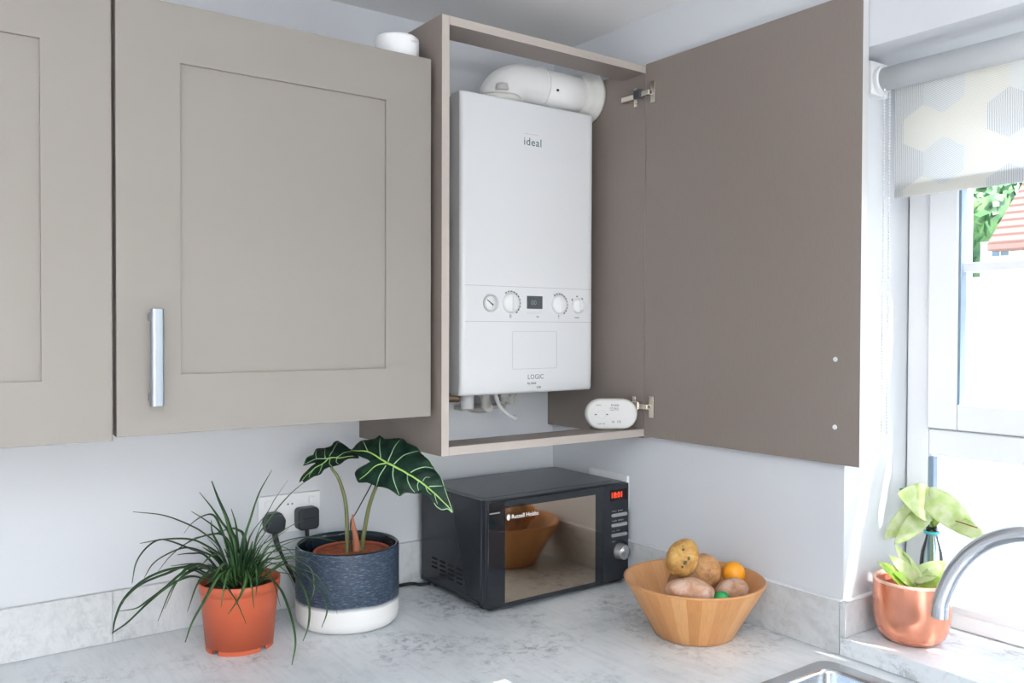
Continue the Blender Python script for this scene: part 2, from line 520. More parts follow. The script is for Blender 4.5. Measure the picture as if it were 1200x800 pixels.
# ------------------------------------------------------------ room
FZ, CZ = -0.905, 1.398         # floor and ceiling; the worktop is z = 0
YW = -0.906                    # where the right wall stops for the window recess
WE = -2.16                     # other side of the window
XL, YR = -3.9, -4.1
SH, HH = 0.0362, 1.171         # sill top, window head
struct('floor', B(XL - .12, 0.42, YR - .12, 0.12, FZ - .1, FZ), 'floor_tile')
struct('ceiling', B(XL - .12, 0.30, YR - .12, 0.12, CZ, CZ + .1), 'ceiling_paint')
struct('wall_back', B(XL - .12, 0.42, 0.0, 0.12, FZ, CZ), 'white_wall_paint')
bm = B(XL - .12, XL, YR, 0, FZ, CZ)
struct('wall_left', bm, 'white_wall_paint')
bm = NB()
box(bm, 0, 0.30, YW, 0, FZ, CZ); box(bm, 0, 0.30, YR, WE, FZ, CZ)
box(bm, 0, 0.30, WE, YW, HH, CZ); box(bm, 0, 0.30, WE, YW, FZ, 0.0)
struct('wall_right', bm, 'white_wall_paint')
bm = NB()
box(bm, XL, -2.70, YR - .12, YR, FZ, CZ); box(bm, -.90, 0.30, YR - .12, YR, FZ, CZ); box(bm, -2.70, -.90, YR - .12, YR, 1.25, CZ)  # the gap is an added opening that lets fill daylight in
struct('wall_rear', bm, 'white_wall_paint')

up_ = thing('added_uplighter', (-2.05, -2.75, FZ), 'added white uplighter, unseen behind the camera, brightening the ceiling', 'lamp')  # made-up fixture that carries the upward fill light
obj('base', lathe(NB(), [(0, 0), (.15, 0), (.15, .02), (.02, .03), (0, .03)], (-2.05, -2.75, FZ), 40), 'white_plastic', up_)
obj('pole', cyl(NB(), (-2.05, -2.75, FZ + .028), (-2.05, -2.75, .76), .013), 'white_plastic', up_)
obj('lamp_shade', lathe(NB(), [(0, 0), (.06, 0), (.28, .115), (.274, .118), (.058, .006), (0, .006)], (-2.05, -2.75, .75), 48), 'white_plastic', up_)

# ------------------------------------------------------------ window, sill, blind
XF = 0.22
win = thing('window_1', (XF, -1.53, SH), None, None); win['kind'] = 'structure'
yA, yB = YW - .003, WE + .003
bm = NB()
box(bm, XF, XF + .07, -0.955, yA, SH, HH - .002); box(bm, XF, XF + .07, yB, -2.11, SH, HH - .002)
box(bm, XF, XF + .07, -2.11, -0.955, HH - .055, HH - .002); box(bm, XF, XF + .07, -2.11, -0.955, SH, .082)
box(bm, XF, XF + .07, -2.11, -0.955, .378, .432)
box(bm, XF, XF + .07, -1.86, -1.80, .432, HH - .055)
obj('window_frame', bm, 'window_trim_white', win, bevel=.004)
def sash(y0, y1, z0, z1):
    bm = NB(); w = .060; x0 = XF - .012; x1 = XF + .05
    box(bm, x0, x1, y1 - w, y1, z0, z1); box(bm, x0, x1, y0, y0 + w, z0, z1)
    box(bm, x0, x1, y0 + w, y1 - w, z1 - w, z1); box(bm, x0, x1, y0 + w, y1 - w, z0, z0 + .052)
    s = obj('window_sash', bm, 'window_trim_white', win, bevel=.004)
    bm = NB()
    for a, b, c, d in ((y1 - w - .005, y1 - w + .0, z0 + .05, z1 - w), (y0 + w, y0 + w + .005, z0 + .05, z1 - w)):
        box(bm, x0 + .003, x0 + .026, a, b, c, d)
    obj('gasket', bm, 'gasket_blue', s)
    bm = NB(); box(bm, x0 + .012, x1 - .006, y0 + w, y1 - w, .750, .768); obj('glazing_bar', bm, 'window_trim_white', s, bevel=.002)
    bm = NB(); box(bm, x0 + .028, x0 + .032, y0 + w, y1 - w, z0 + .05, z1 - w); obj('glass', bm, 'window_glass', s)
sash(-1.798, -0.958, .435, HH - .058)
sash(-2.106, -1.862, .435, HH - .058)
bm = NB(); box(bm, XF + .02, XF + .024, -2.11, -0.966, .083, .377); obj('glass', bm, 'window_glass', win)
bm = NB(); box(bm, XF + .002, XF + .019, -0.966, -0.9555, .090, .374); obj('gasket', bm, 'gasket_blue', win)
# narrow upstand strips of the frame just above the sill
bm = NB(); box(bm, XF - .004, XF - .0005, -2.1, -0.96, SH + .001, SH + .03); obj('frame_trim', bm, 'window_trim_white', win, bevel=.001)

struct('trim_1', B(-0.0125, XF + .07, WE, YW - .001, 0.0005, SH), 'worktop_laminate', bevel=.0012)           # sill slab
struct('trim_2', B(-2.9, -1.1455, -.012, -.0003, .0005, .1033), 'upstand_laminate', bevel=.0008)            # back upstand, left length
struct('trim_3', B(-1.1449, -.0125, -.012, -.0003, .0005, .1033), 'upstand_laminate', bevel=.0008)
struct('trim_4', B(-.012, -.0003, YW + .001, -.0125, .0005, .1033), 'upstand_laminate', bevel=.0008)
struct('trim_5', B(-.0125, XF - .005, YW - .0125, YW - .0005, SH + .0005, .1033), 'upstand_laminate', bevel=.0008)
bm = NB(); box(bm, -.012, -.0005, YW, -.0125, .1035, .1062); box(bm, 0.0, XF - .005, YW - .012, YW - .0005, .1035, .1062)
struct('trim_6', bm, 'sealant', bevel=.001)

# roller blind
bl = thing('roller_blind', (.075, -1.5, .9), 'patterned white roller blind half lowered in the window recess', 'blind')
by0, by1 = -2.10, -0.949
def clip(poly, y0, y1, z0, z1):
    def cut(P, f):
        out = []
        for i in range(len(P)):
            a, b = P[i], P[(i + 1) % len(P)]; fa, fb = f(a), f(b)
            if fa >= 0: out.append(a)
            if fa * fb < 0:
                t = fa / (fa - fb); out.append((a[0] + (b[0] - a[0]) * t, a[1] + (b[1] - a[1]) * t))
        return out
    for f in (lambda p: p[0] - y0, lambda p: y1 - p[0], lambda p: p[1] - z0, lambda p: z1 - p[1]):
        if poly: poly = cut(poly, f)
    return poly
cm = ['blind_grey_upright', 'blind_grey_rising', 'blind_grey_falling', 'blind_yellow_rising', 'blind_yellow_falling', 'blind_plain']
bm = NB(); hw = .078
hh_ = hw / math.sqrt(3)
random.seed(5)
pat = {}
for r in range(-1, 6):
    for q in range(0, 20):
        cy = by1 + .022 - q * hw + (hw / 2 if r % 2 else 0); cz = .885 + r * hh_ * 1.5
        pl = [(cy + hh_ * sin(radians(60 * k)), cz + hh_ * cos(radians(60 * k))) for k in range(6)]
        pl = clip(pl, by0, by1, .8935, 1.12)
        if len(pl) < 3: continue
        mi = [0, 1, 4, 2, 3, 5][(q * 2 + r * 3 + (q * r) % 2) % 6]
        vs = [bm.verts.new((.095, p[0], p[1])) for p in pl]
        try: bm.faces.new(vs).material_index = mi
        except ValueError: pass
bmesh.ops.remove_doubles(bm, verts=bm.verts, dist=1e-5)
fab = obj('fabric', bm, cm, bl)
sm_ = fab.modifiers.new('thick', 'SOLIDIFY'); sm_.thickness = .0006
bm = NB(); box(bm, .0957, .1015, by0, by1, .8937, .918); obj('hem_bar', bm, 'blind_grey_upright', bl, bevel=.001)
bm = cyl(NB(), (.075, -2.105, 1.125), (.075, -.938, 1.125), .0225, seg=40); obj('roller_tube', bm, 'blind_tube_cloth', bl)
bm = NB(); cyl(bm, (.075, -.938, 1.125), (.075, -.928, 1.125), .027, seg=32); box(bm, .045, .105, -.928, -.9065, 1.095, 1.160)
cyl(bm, (.075, -.930, 1.125), (.075, -.924, 1.125), .018, seg=24)
obj('bracket', bm, 'window_trim_white', bl, bevel=.002)
bm = NB()
for xx in (.066, .085):
    z = 1.115
    while z > .43:
        bmesh.ops.create_uvsphere(bm, u_segments=8, v_segments=6, radius=.0021, matrix=Matrix.Translation((xx, -.9435, z))); z -= .0060
    tube(bm, [(xx, -.9435, 1.12), (xx, -.9435, .43)], .0006, 6, 1)
obj('bead_chain', bm, 'white_plastic', bl, smooth=True)

# ------------------------------------------------------------ worktop, base cabinets, sink
wt = thing('worktop', (-.6, -.3, -.038), 'pale grey stone effect worktop running round the corner of the kitchen', 'worktop')
SX0, SX1, SY0, SY1 = -.535, -.0567, -1.75, -.9032
bm = NB()
def wt_piece(x0, x1, y0, y1): box(bm, x0, x1, y0, y1, -.038, 0)
wt_piece(-2.9, -.0003, -.617, -.0003)
wt_piece(-.606, -.0003, SY1 - .004, -.617); wt_piece(SX1 - .004, -.0003, SY0 + .004, SY1 - .004); wt_piece(-.606, SX0 + .004, SY0 + .004, SY1 - .004); wt_piece(-.606, -.0003, -3.3, SY0 + .004)
obj('slab', bm, 'worktop_laminate', wt)
sk = thing('sink', (-.3, -1.3, -.17), 'inset stainless steel sink below the window', 'sink')
o1 = rrect(SX0, SX1, SY0, SY1, .030, 8); i1 = rrect(SX0 + .03, SX1 - .031, SY0 + .42, SY1 - .028, .028, 8)
bm = NB(); ringframe(bm, o1, i1, 'Z', .0005, .0030)
obj('rim', bm, 'sink_steel', sk, bevel=.0012, angle=50)
bm = NB()
levels = [(0.0, .0028), (.0015, -.004), (.006, -.135), (.02, -.155), (.05, -.160)]
rings = []
for ins, z in levels:
    rings.append([bm.verts.new((p[0], p[1], z)) for p in rrect(SX0 + .03 + ins, SX1 - .031 - ins, SY0 + .42 + ins, SY1 - .028 - ins, max(.028 - ins * .1, .02), 8)])
for a, b in zip(rings, rings[1:]):
    for i in range(len(a)): bm.faces.new((a[i], a[(i + 1) % len(a)], b[(i + 1) % len(a)], b[i])).smooth = True
bm.faces.new(rings[-1])
k = obj('basin', bm, 'sink_steel', sk); mo = k.modifiers.new('t', 'SOLIDIFY'); mo.thickness = .001
bm = NB()
for k in range(7): box(bm, SX0 + .06, SX1 - .10, SY0 + .06 + k * .045, SY0 + .075 + k * .045, .003, .0042)
obj('drainer_ridges', bm, 'sink_steel', sk, bevel=.001)
# mixer tap, base behind the drainer, spout arching over the basin
tp = thing('tap', (-.078, -1.405, .003), 'curved brushed steel kitchen tap arching over the sink', 'tap')
pts = [(-.115, -1.1545, .173), (-.1145, -1.156, .190), (-.112, -1.163, .214), (-.109, -1.1765, .246), (-.105, -1.2005, .280), (-.1, -1.233, .306), (-.095, -1.277, .3215), (-.088, -1.325, .317), (-.083, -1.368, .292), (-.080, -1.397, .245), (-.078, -1.405, .18), (-.078, -1.405, .03)]
obj('spout', tube(NB(), pts, .0128, 24, 8), 'steel_brushed', tp)
bm = cyl(NB(), (-.115, -1.1540, .163), (-.1148, -1.1550, .182), .0133, seg=28); obj('aerator', bm, 'steel_brushed', tp, bevel=.0008)
bm = lathe(NB(), [(0, .003), (.026, .003), (.026, .010), (.020, .014), (.020, .10), (.014, .106), (0, .106)], (-.078, -1.405, 0), 32)
obj('tap_body', bm, 'steel_brushed', tp)
bm = tube(NB(), [(-.078, -1.425, .075), (-.078, -1.45, .08), (-.08, -1.50, .10)], .005, 12); obj('lever', bm, 'steel_brushed', tp)

# base cabinets below the worktop
def base_cab(x0, x1, y0, y1, face, label):
    c = thing('base_cabinet', ((x0 + x1) / 2, (y0 + y1) / 2, FZ), label, 'cabinet', 'base cabinets')
    obj('carcass', B(x0, x1, y0, y1, FZ + .15, -.0405), 'taupe_board', c)
    if face == 'y':
        d = obj('door', B(x0 + .002, x1 - .002, y0 - .021, y0 - .001, FZ + .155, -.045), 'taupe_paint', c, bevel=.001)
        obj('plinth', B(x0, x1, y0 + .04, y0 + .056, FZ, FZ + .148), 'taupe_paint', c)
        obj('handle', B(x0 + .05, x0 + .066, y0 - .045, y0 - .0215, -.26, -.10), 'handle_steel', d, bevel=.002)
    else:
        d = obj('door', B(x0 - .021, x0 - .001, y0 + .002, y1 - .002, FZ + .155, -.045), 'taupe_paint', c, bevel=.001)
        obj('plinth', B(x0 + .04, x0 + .056, y0, y1, FZ, FZ + .148), 'taupe_paint', c)
        obj('handle', B(x0 - .045, x0 - .0215, y0 + .05, y0 + .066, -.26, -.10), 'handle_steel', d, bevel=.002)
for k in range(1):
    base_cab(-.66 - .6 * (k + 1), -.66 - .6 * k, -.57, -.02, 'y', ['taupe base cabinet left of the inner corner of the worktop', 'taupe base cabinet second from the inner corner of the worktop', 'taupe base cabinet third from the inner corner of the worktop'][k])
base_cab(-.56, -.02, -.90, -.62, 'x', 'taupe base cabinet just below the bowl of potatoes')

# ------------------------------------------------------------ wall cabinets
yl = -.3547; ZC, ZT = .4547, 1.1834
def shaker_door(parent, x0, x1, z0, z1, y, hx=None):
    fw = .1025
    px0, px1, pz0, pz1 = x0 + fw, x1 - fw, z0 + .101, z1 - .099
    bm = NB()
    sq = lambda a, b, c, d: [(a, c), (b, c), (b, d), (a, d)]
    ringframe(bm, sq(x0, x1, z0, z1), sq(px0, px1, pz0, pz1), 'Y', y, y + .021)
    d = obj('door', bm, 'taupe_paint', parent, bevel=.0008)
    p = obj('door_panel', B(px0 - .004, px1 + .004, y + .0055, y + .015, pz0 - .004, pz1 + .004), 'taupe_paint', d)
    if hx is not None:
        bm = NB()
        prof = rrect(hx - .0105, hx + .0105, y - .0350, y - .0230, .0058, 6)
        prism(bm, prof, 'Z', .505, .666)
        for zz in (.512, .646): box(bm, hx - .008, hx + .008, y - .0250, y, zz, zz + .013)
        obj('handle', bm, 'handle_steel', d, bevel=.0008, angle=50)
    return d
def carcass(parent, x0, x1, y, z0, z1):
    bm = NB(); t = .018
    box(bm, x0, x0 + t, y, -.0005, z0, z1); box(bm, x1 - t, x1, y, -.0005, z0, z1)
    box(bm, x0 + t, x1 - t, y, -.0005, z0, z0 + t); box(bm, x0 + t, x1 - t, y, -.0005, z1 - t, z1)
    box(bm, x0 + t, x1 - t, -.012, -.0005, z0 + t, z1 - t)
    obj('carcass', bm, 'taupe_board', parent)
c1_ = thing('wall_cabinet', (-.9065, -.18, ZC), 'taupe shaker wall cabinet with a steel handle, beside the boiler cupboard', 'cabinet')
carcass(c1_, -1.2080, -.6060, yl + .024, ZC + .002, ZT - .003)
shaker_door(c1_, -1.2045, -.6083, ZC, ZT, yl, -1.148)
c2_ = thing('wall_cabinet', (-1.51, -.18, ZC), 'taupe shaker wall cabinet cut off by the left edge of the photo', 'cabinet')
carcass(c2_, -1.8110, -1.2090, yl + .024, ZC - .003, ZT - .003)
shaker_door(c2_, -1.8070, -1.2108, ZC - .005, ZT, yl)
tag(obj('cabinet_light', B(-1.305, -1.203, -.318, -.286, ZC - .0105, ZC - .0035), 'steel_brushed', None, bevel=.001, loc=(-1.25, -.3, ZC - .0105)),
    'slim steel light strip under the leftmost wall cabinet', 'light')

# tall cupboard around the boiler, door open at a right angle
xb0, xb1, yb = -.5961, -.0012, -.3769
ZB0, ZB1 = .373, 1.272
bc = thing('boiler_cabinet', (-.3, -.19, ZB0), 'open taupe boiler cupboard with its door swung out towards the window', 'cabinet')
ix1 = -.0192
def panel_with_edge(name, x0, x1, y0, y1, z0, z1, lab=None):
    bm = NB(); box(bm, x0, x1, y0, y1, z0, z1)
    for f in bm.faces:
        if all(abs(v.co.y - y0) < 1e-6 for v in f.verts): f.material_index = 1
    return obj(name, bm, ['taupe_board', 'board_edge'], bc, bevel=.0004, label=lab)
panel_with_edge('side_panel', xb0, xb0 + .0180, yb, -.0005, ZB0, ZB1, 'left side panel seen from outside')
panel_with_edge('side_panel', ix1, xb1, yb, -.0005, ZB0 - .0045, ZB1, 'right side panel seen from inside')
panel_with_edge('top_rail', xb0 + .0182, ix1 - .0002, yb, -.296, ZB1 - .018, ZB1)
panel_with_edge('bottom_rail', xb0 + .0182, ix1 - .0002, yb, -.290, ZB0, ZB0 + .018)
DX0, DX1 = -.0208, -.0015
dy1, dy0 = yb - .0025, -.9503
bm = NB(); box(bm, DX0, DX1, dy0, dy1, ZB0, ZB1 + .003)
for f in bm.faces:
    if all(abs(v.co.y - dy0) < 1e-6 for v in f.verts): f.material_index = 1
dr = obj('door', bm, ['taupe_board', 'lit_edge'], bc, bevel=.0006)
def hinge(z, dark):
    # cup plate on the door, arm, mounting plate on the side panel
    h = obj('hinge', B(DX0 - .0045, DX0 - .0002, -.4135, -.3985, z - .026, z + .026), 'hinge_nickel', dr, bevel=.001)
    bm = NB(); cyl(bm, (DX0 - .0046, -.3945, z), (DX0 - .0066, -.3945, z), .0070, seg=24); obj('hinge_cup', bm, 'hinge_dark', h)
    bm = NB(); prism(bm, [(-.400, z - .006), (-.372, z - .007), (-.372, z + .007), (-.400, z + .006)], 'X', DX0 - .013, DX0 - .0035)
    obj('hinge_arm', bm, 'hinge_nickel', h, bevel=.001)
    bm = NB(); box(bm, ix1 - .014, ix1 - .0002, -.370, -.305, z - .008, z + .006)
    obj('hinge_body', bm, 'hinge_dark' if False else 'hinge_nickel', h, bevel=.002)
    bm = NB(); box(bm, ix1 - .019, ix1 - .004, -.374, -.352, z - .010, z + .012); obj('hinge_joint', bm, 'hinge_dark' if dark else 'hinge_nickel', h, bevel=.003)
    bm = NB(); box(bm, ix1 - .004, ix1 - .0002, -.352, -.340, z - .024, z + .022)
    for zz in (z - .019, z + .016): cyl(bm, (ix1 - .004, -.346, zz), (ix1 - .0062, -.346, zz), .004, seg=16)
    obj('mounting_plate', bm, 'hinge_nickel', h, bevel=.0008)
hinge(1.2028, True); hinge(.4466, False)
bm = NB()
for zz in (.577, .445):
    cyl(bm, (DX0, -.898, zz), (DX0 - .0022, -.898, zz), .0048, .0040, 20)
    k = NB(); cyl(k, (DX0, -.898, zz), (DX0 - .0022, -.898, zz), .0050, .0040, 20)
    obj('screw', k, 'white_plastic', dr)
bm.free()

# round white device on top of the wall cabinet, with its cable
dv = thing('smart_speaker', (-.652, -.290, ZT - .003), 'round white plastic device on top of the wall cabinet beside the boiler cupboard', 'speaker')
bm = lathe(NB(), [(0, 0), (.043, 0), (.0455, .003), (.0455, .047), (.0445, .051), (.041, .0535), (.012, .0545), (0, .0545)], (-.652, -.290, ZT - .003), 64)
obj('case', bm, 'white_plastic', dv)
lettering('lettering', 'smart', .008, (-.645, -.3355, 1.217), (1, -.05, 0), (0, 0, 1), 'seam_grey', dv)
obj('cable', tube(NB(), [(-.645, -.246, ZT + .004), (-.640, -.235, ZT + .035), (-.625, -.20, ZB1 - .01), (-.605, -.17, ZB1 + .0035), (-.590, -.17, ZB1 + .0035), (-.57, -.10, ZB1 - .03), (-.57, -.04, ZB1 - .2)], .0030, 8), 'cable_black', dv)

# ------------------------------------------------------------ boiler
XB0, XB1, YB_ = -.4493, -.0478, -.2227
ZD0, ZD1 = .4796, 1.1783
bo = thing('boiler', (-.248, -.11, ZD0), 'white wall-hung gas boiler inside the open cupboard', 'boiler')
obj('chassis', B(XB0 + .001, XB1 - .001, YB_ + .045, -.001, ZD0 + .004, ZD1 - .004), 'boiler_grey', bo, bevel=.002)
# front casing: wraps round with a slight chamfer along both sides and a tuck at the foot
bm = NB()
sec = [(XB0, YB_ + .046), (XB0, YB_ + .010), (XB0 + .004, YB_ + .003), (XB0 + .012, YB_ + .0005), (XB0 + .022, YB_), (XB1 - .022, YB_), (XB1 - .012, YB_ + .0008), (XB1 - .004, YB_ + .0035), (XB1, YB_ + .010), (XB1, YB_ + .046)]
cx_ = (XB0 + XB1) / 2
rows = [(ZD1, 1.0, .004), (ZD1 - .002, 1.0, .001), (ZD1 - .006, 1.0, 0), (.740, 1.0, 0), (.652, 1.0, 0), (ZD0 + .03, 1.0, 0.0), (ZD0 + .006, 1.0, .001), (ZD0, 1.0, .005)]
rg = []
for z, s, dy in rows:
    rg.append([bm.verts.new((cx_ + (x - cx_) * s, y + (dy if y < YB_ + .02 else 0), z)) for x, y in sec])
for a, b in zip(rg, rg[1:]):
    for i in range(len(a) - 1): bm.faces.new((a[i], a[i + 1], b[i + 1], b[i])).smooth = True
bm.faces.new(rg[0][::-1]); bm.faces.new(rg[-1])
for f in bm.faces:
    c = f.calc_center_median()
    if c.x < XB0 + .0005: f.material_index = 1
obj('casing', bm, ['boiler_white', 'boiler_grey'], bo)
YF = YB_
bm = NB()
for z in (.7345, .6512): box(bm, XB0 + .010, XB1 - .008, YF - .0004, YF + .001, z - .0007, z + .0007)
obj('panel_seam', bm, 'seam_grey', bo)
fr = lambda x0, x1, z0, z1, t: (rrect(x0, x1, z0, z1, .004), rrect(x0 + t, x1 - t, z0 + t, z1 - t, .0035))
a, b = fr(-.3046, -.1679, .5373, .6283, .0011)
obj('flap_outline', ringframe(NB(), a, b, 'Y', YF - .0005, YF + .001), 'seam_grey', bo)
def dial(x, z, r, ticks, grip=True, name='dial'):
    bm = lathe(NB(), [(0, 0), (r, 0), (r, .003), (r * .92, .008), (r * .70, .010), (0, .0105)], (x, YF, z), 40, axis='Y')
    d = obj(name, bm, 'dial_white', bo)
    if grip:
        obj('dial_grip', B(x - .0022, x + .0022, YF - .016, YF - .0095, z - r * .75, z + r * .75), 'dial_white', d, bevel=.0012)
    bm = NB()
    for k, (a0, big) in enumerate(ticks):
        a = radians(a0); t = .0012 if not big else .0020
        c = Vector((x + (r + .0045) * cos(a), YF - .0002, z + (r + .0045) * sin(a)))
        e = Vector((cos(a), 0, sin(a))) * .0016; g = Vector((-sin(a), 0, cos(a))) * .0028
        vs = [bm.verts.new(c + p + Vector((0, dy, 0))) for dy in (-.0003, .0004) for p in (e + g, e - g, -e - g, -e + g)]
        for q in ((0, 1, 2, 3), (7, 6, 5, 4), (0, 4, 5, 1), (1, 5, 6, 2), (2, 6, 7, 3), (3, 7, 4, 0)): bm.faces.new([vs[i] for i in q])
    obj('scale_marks', bm, 'print_grey', d)
    return d
tk = [(-50 + i * 17, i % 2) for i in range(11)]
dial(-.3099, .6953, .0235, tk); dial(-.1618, .6940, .0225, tk)
dial(-.1010, .6925, .0190, [(50, 1), (95, 1), (140, 0)])
lettering('lettering', 'II', .012, (-.3135, YF - .0002, .6600), (1, 0, 0), (0, 0, 1), 'print_grey', bo)
lettering('lettering', 'T', .011, (-.166, YF - .0002, .6600), (1, 0, 0), (0, 0, 1), 'print_grey', bo)
lettering('lettering', 'reset', .007, (-.111, YF - .0002, .6610), (1, 0, 0), (0, 0, 1), 'print_grey', bo)
# pressure gauge
gx, gz = -.3691, .6942
g = obj('pressure_gauge', lathe(NB(), [(0, 0), (.0205, 0), (.0205, .005), (.0175, .0055), (.017, .003), (0, .003)], (gx, YF, gz), 40, axis='Y'), 'seam_grey', bo)
obj('gauge_face', lathe(NB(), [(0, .003), (.0165, .003), (.0165, .0036), (0, .0036)], (gx, YF, gz), 32, axis='Y'), 'dial_white', g)
bm = NB(); prism(bm, [(gx - .012, gz + .0075), (gx - .011, gz + .0085), (gx + .007, gz - .0035), (gx + .005, gz - .0062)], 'Y', YF - .0048, YF - .0038)
obj('gauge_needle', bm, 'print_dark', g)
# display
sc = obj('display', B(-.2615, -.2143, YF - .0012, YF + .001, .6826, .7138), 'lcd_grey', bo, bevel=.0006)
lettering('digits', '00', .017, (-.2500, YF - .0014, .6920), (1, 0, 0), (0, 0, 1), 'lcd_segment', sc)
bm = NB(); box(bm, -.263, -.215, YF - .0003, YF, .6745, .6753); box(bm, -.263, -.225, YF - .0003, YF, .6705, .6711); obj('printed_line', bm, 'seam_grey', bo)
lettering('lettering', 'bar', .006, (-.232, YF - .0002, .6620), (1, 0, 0), (0, 0, 1), 'print_grey', bo)
lettering('brand_lettering', 'ideal', .0265, (-.2730, YF - .0002, 1.0760), (1, 0, 0), (0, 0, 1), 'print_teal', bo, space=1.12)
bm = NB(); box(bm, -.272, -.228, YF - .0003, YF, 1.1025, 1.1037); obj('printed_line', bm, 'seam_grey', bo)
lettering('brand_lettering', 'LOGIC', .0160, (-.2590, YF - .0002, .5125), (1, 0, 0), (0, 0, 1), 'print_grey', bo, space=1.05)
lettering('lettering', 'by ideal', .0085, (-.259, YF - .0002, .5000), (1, 0, 0), (0, 0, 1), 'print_grey', bo)
lettering('lettering', 'C30', .0075, (-.231, YF - .0002, .4895), (1, 0, 0), (0, 0, 1), 'print_grey', bo)
# connections under the boiler
def pipe(x, y, r, z0, m_, nut=True):
    bm = NB(); cyl(bm, (x, y, z0), (x, y, ZD0 + .006), r, seg=20)
    p = obj('pipe', bm, m_, bo)
    if nut:
        obj('pipe_nut', cyl(NB(), (x, y, ZD0 - .016), (x, y, ZD0 - .002), r * 1.5, seg=6), m_, p, bevel=.0008)
    return p
pipe(-.365, -.12, .016, ZD0 - .040, 'white_plastic', False)
pipe(-.298, -.10, .012, ZD0 - .045, 'pipe_grey'); pipe(-.255, -.12, .013, ZD0 - .028, 'pipe_grey'); pipe(-.222, -.10, .012, ZD0 - .038, 'pipe_grey')
bm = NB(); tube(bm, [(-.400, -.06, ZD0 - .002), (-.400, -.06, ZD0 - .03), (-.400, -.035, ZD0 - .045), (-.400, -.002, ZD0 - .047)], .012, 16)
obj('pipe', bm, 'pipe_grey', bo)
bm = NB(); tube(bm, [(-.445, -.10, ZD0 - .012), (-.40, -.10, ZD0 - .014), (-.38, -.10, ZD0 - .016)], .012, 16); obj('pipe', bm, 'brass', bo)
bm = NB(); tube(bm, [(-.288, -.10, ZD0 - .043), (-.282, -.05, ZD0 - .050), (-.28, -.001, ZD0 - .05)], .012, 16); obj('pipe', bm, 'pipe_grey', bo)
bm = NB(); tube(bm, [(-.305, -.15, ZD0 + .002), (-.298, -.15, ZD0 - .02), (-.275, -.14, ZD0 - .045), (-.235, -.13, ZD0 - .070), (-.222, -.12, ZD0 - .072)], .0050, 10); 
cyl(bm, (-.228, -.122, ZD0 - .0715), (-.214, -.115, ZD0 - .073), .0075, seg=12)
obj('hose', bm, 'white_plastic', bo)
obj('pipe_bracket', B(-.33, -.19, -.04, -.001, ZD0 - .055, ZD0 - .045), 'pipe_grey', bo, bevel=.002)
# flue leaving the top and turning right into the wall
fl_ = thing('flue_pipe', (-.30, -.185, ZD1), 'fat white flue pipe above the boiler turning into the right cupboard side', 'pipe')
fx, fy, fz, fr_ = -.305, -.170, 1.2355, .0500
pts = [(fx, fy, ZD1 - .002), (fx, fy, ZD1 + .006), (fx + .006, fy, ZD1 + .022), (fx + .022, fy, fz - .012), (fx + .045, fy, fz), (fx + .075, fy, fz)]
bm = NB(); tube(bm, [(fx - .006, fy, ZD1 + .0005), (fx - .004, fy, ZD1 + .014), (fx + .010, fy, ZD1 + .034), (fx + .036, fy, ZD1 + .050), (fx + .07, fy, fz), (fx + .115, fy, fz)], lambda t: fr_, 48, 8)
obj('elbow', bm, 'flue_plastic', fl_)
obj('elbow_collar', lathe(NB(), [(0, 0), (.058, 0), (.058, .010), (.054, .014), (0, .014)], (fx - .006, fy, ZD1 + .0002), 48), 'flue_gasket', fl_)
bm = NB(); cyl(bm, (fx + .10, fy, fz), (ix1 - .001, fy, fz), fr_ - .0015, seg=48); obj('pipe_run', bm, 'flue_plastic', fl_)
obj('joint_ring', lathe(NB(), [(0, 0), (fr_ + .0035, 0), (fr_ + .0035, .004), (0, .004)], (fx + .112, fy, fz), 48, axis='X'), 'flue_plastic', fl_)
bm = lathe(NB(), [(0, 0), (fr_ + .004, 0), (fr_ + .0045, .020), (fr_ + .010, .030), (fr_ + .016, .040), (fr_ + .016, .0478), (0, .0478)], (ix1 - .049, fy, fz), 48, axis='X')
obj('wall_collar', bm, 'flue_gasket', fl_)
obj('screw', cyl(NB(), (fx + .140, fy - fr_ - .001, fz - .012), (fx + .140, fy - fr_ + .004, fz - .010), .003, seg=12), 'print_dark', fl_)
obj('wall_hole_plug', lathe(NB(), [(0, 0), (.016, 0), (.014, .012), (0, .012)], (fx - .03, fy - .05, ZD1 + .02), 24), 'pipe_grey', fl_).name = 'test_point_cap'

# carbon monoxide alarm standing on the bottom rail, back turned to the room
al = thing('carbon_monoxide_alarm', (-.078, -.345, ZB0 + .018), 'white oval alarm leaning in the lower right corner of the boiler cupboard', 'alarm')
axd = Vector((cos(radians(-30)), sin(radians(-30)), 0)); nd = Vector((axd.y, -axd.x, 0))
zc_ = ZB0 + .018 + .0375; c0 = Vector((-.0920, -.3385, zc_))
def stad(hl, r, n=20):
    o = []
    for i in range(n + 1):
        a = radians(-90 + 180 * i / n); o.append((hl + r * cos(a), r * sin(a)))
    for i in range(n + 1):
        a = radians(90 + 180 * i / n); o.append((-hl + r * cos(a), r * sin(a)))
    return o
def al_solid(rings, name, m_, par):
    bm = NB(); rg = []
    for off, hl, r in rings:
        rg.append([bm.verts.new(c0 + axd * p[0] + Vector((0, 0, p[1])) + nd * off) for p in stad(hl, r)])
    for a, b in zip(rg, rg[1:]):
        for i in range(len(a)): bm.faces.new((a[i], a[(i + 1) % len(a)], b[(i + 1) % len(a)], b[i])).smooth = True
    bm.faces.new(rg[0]); bm.faces.new(rg[-1])
    return obj(name, bm, m_, par)
mat('alarm_label', (0.66, 0.66, 0.65), 0.5)
al_solid([(-.012, .0265, .034), (-.010, .0265, .0370), (.006, .0265, .0370), (.010, .0265, .0345), (.0112, .0265, .031)], 'case', 'alarm_cream', al)
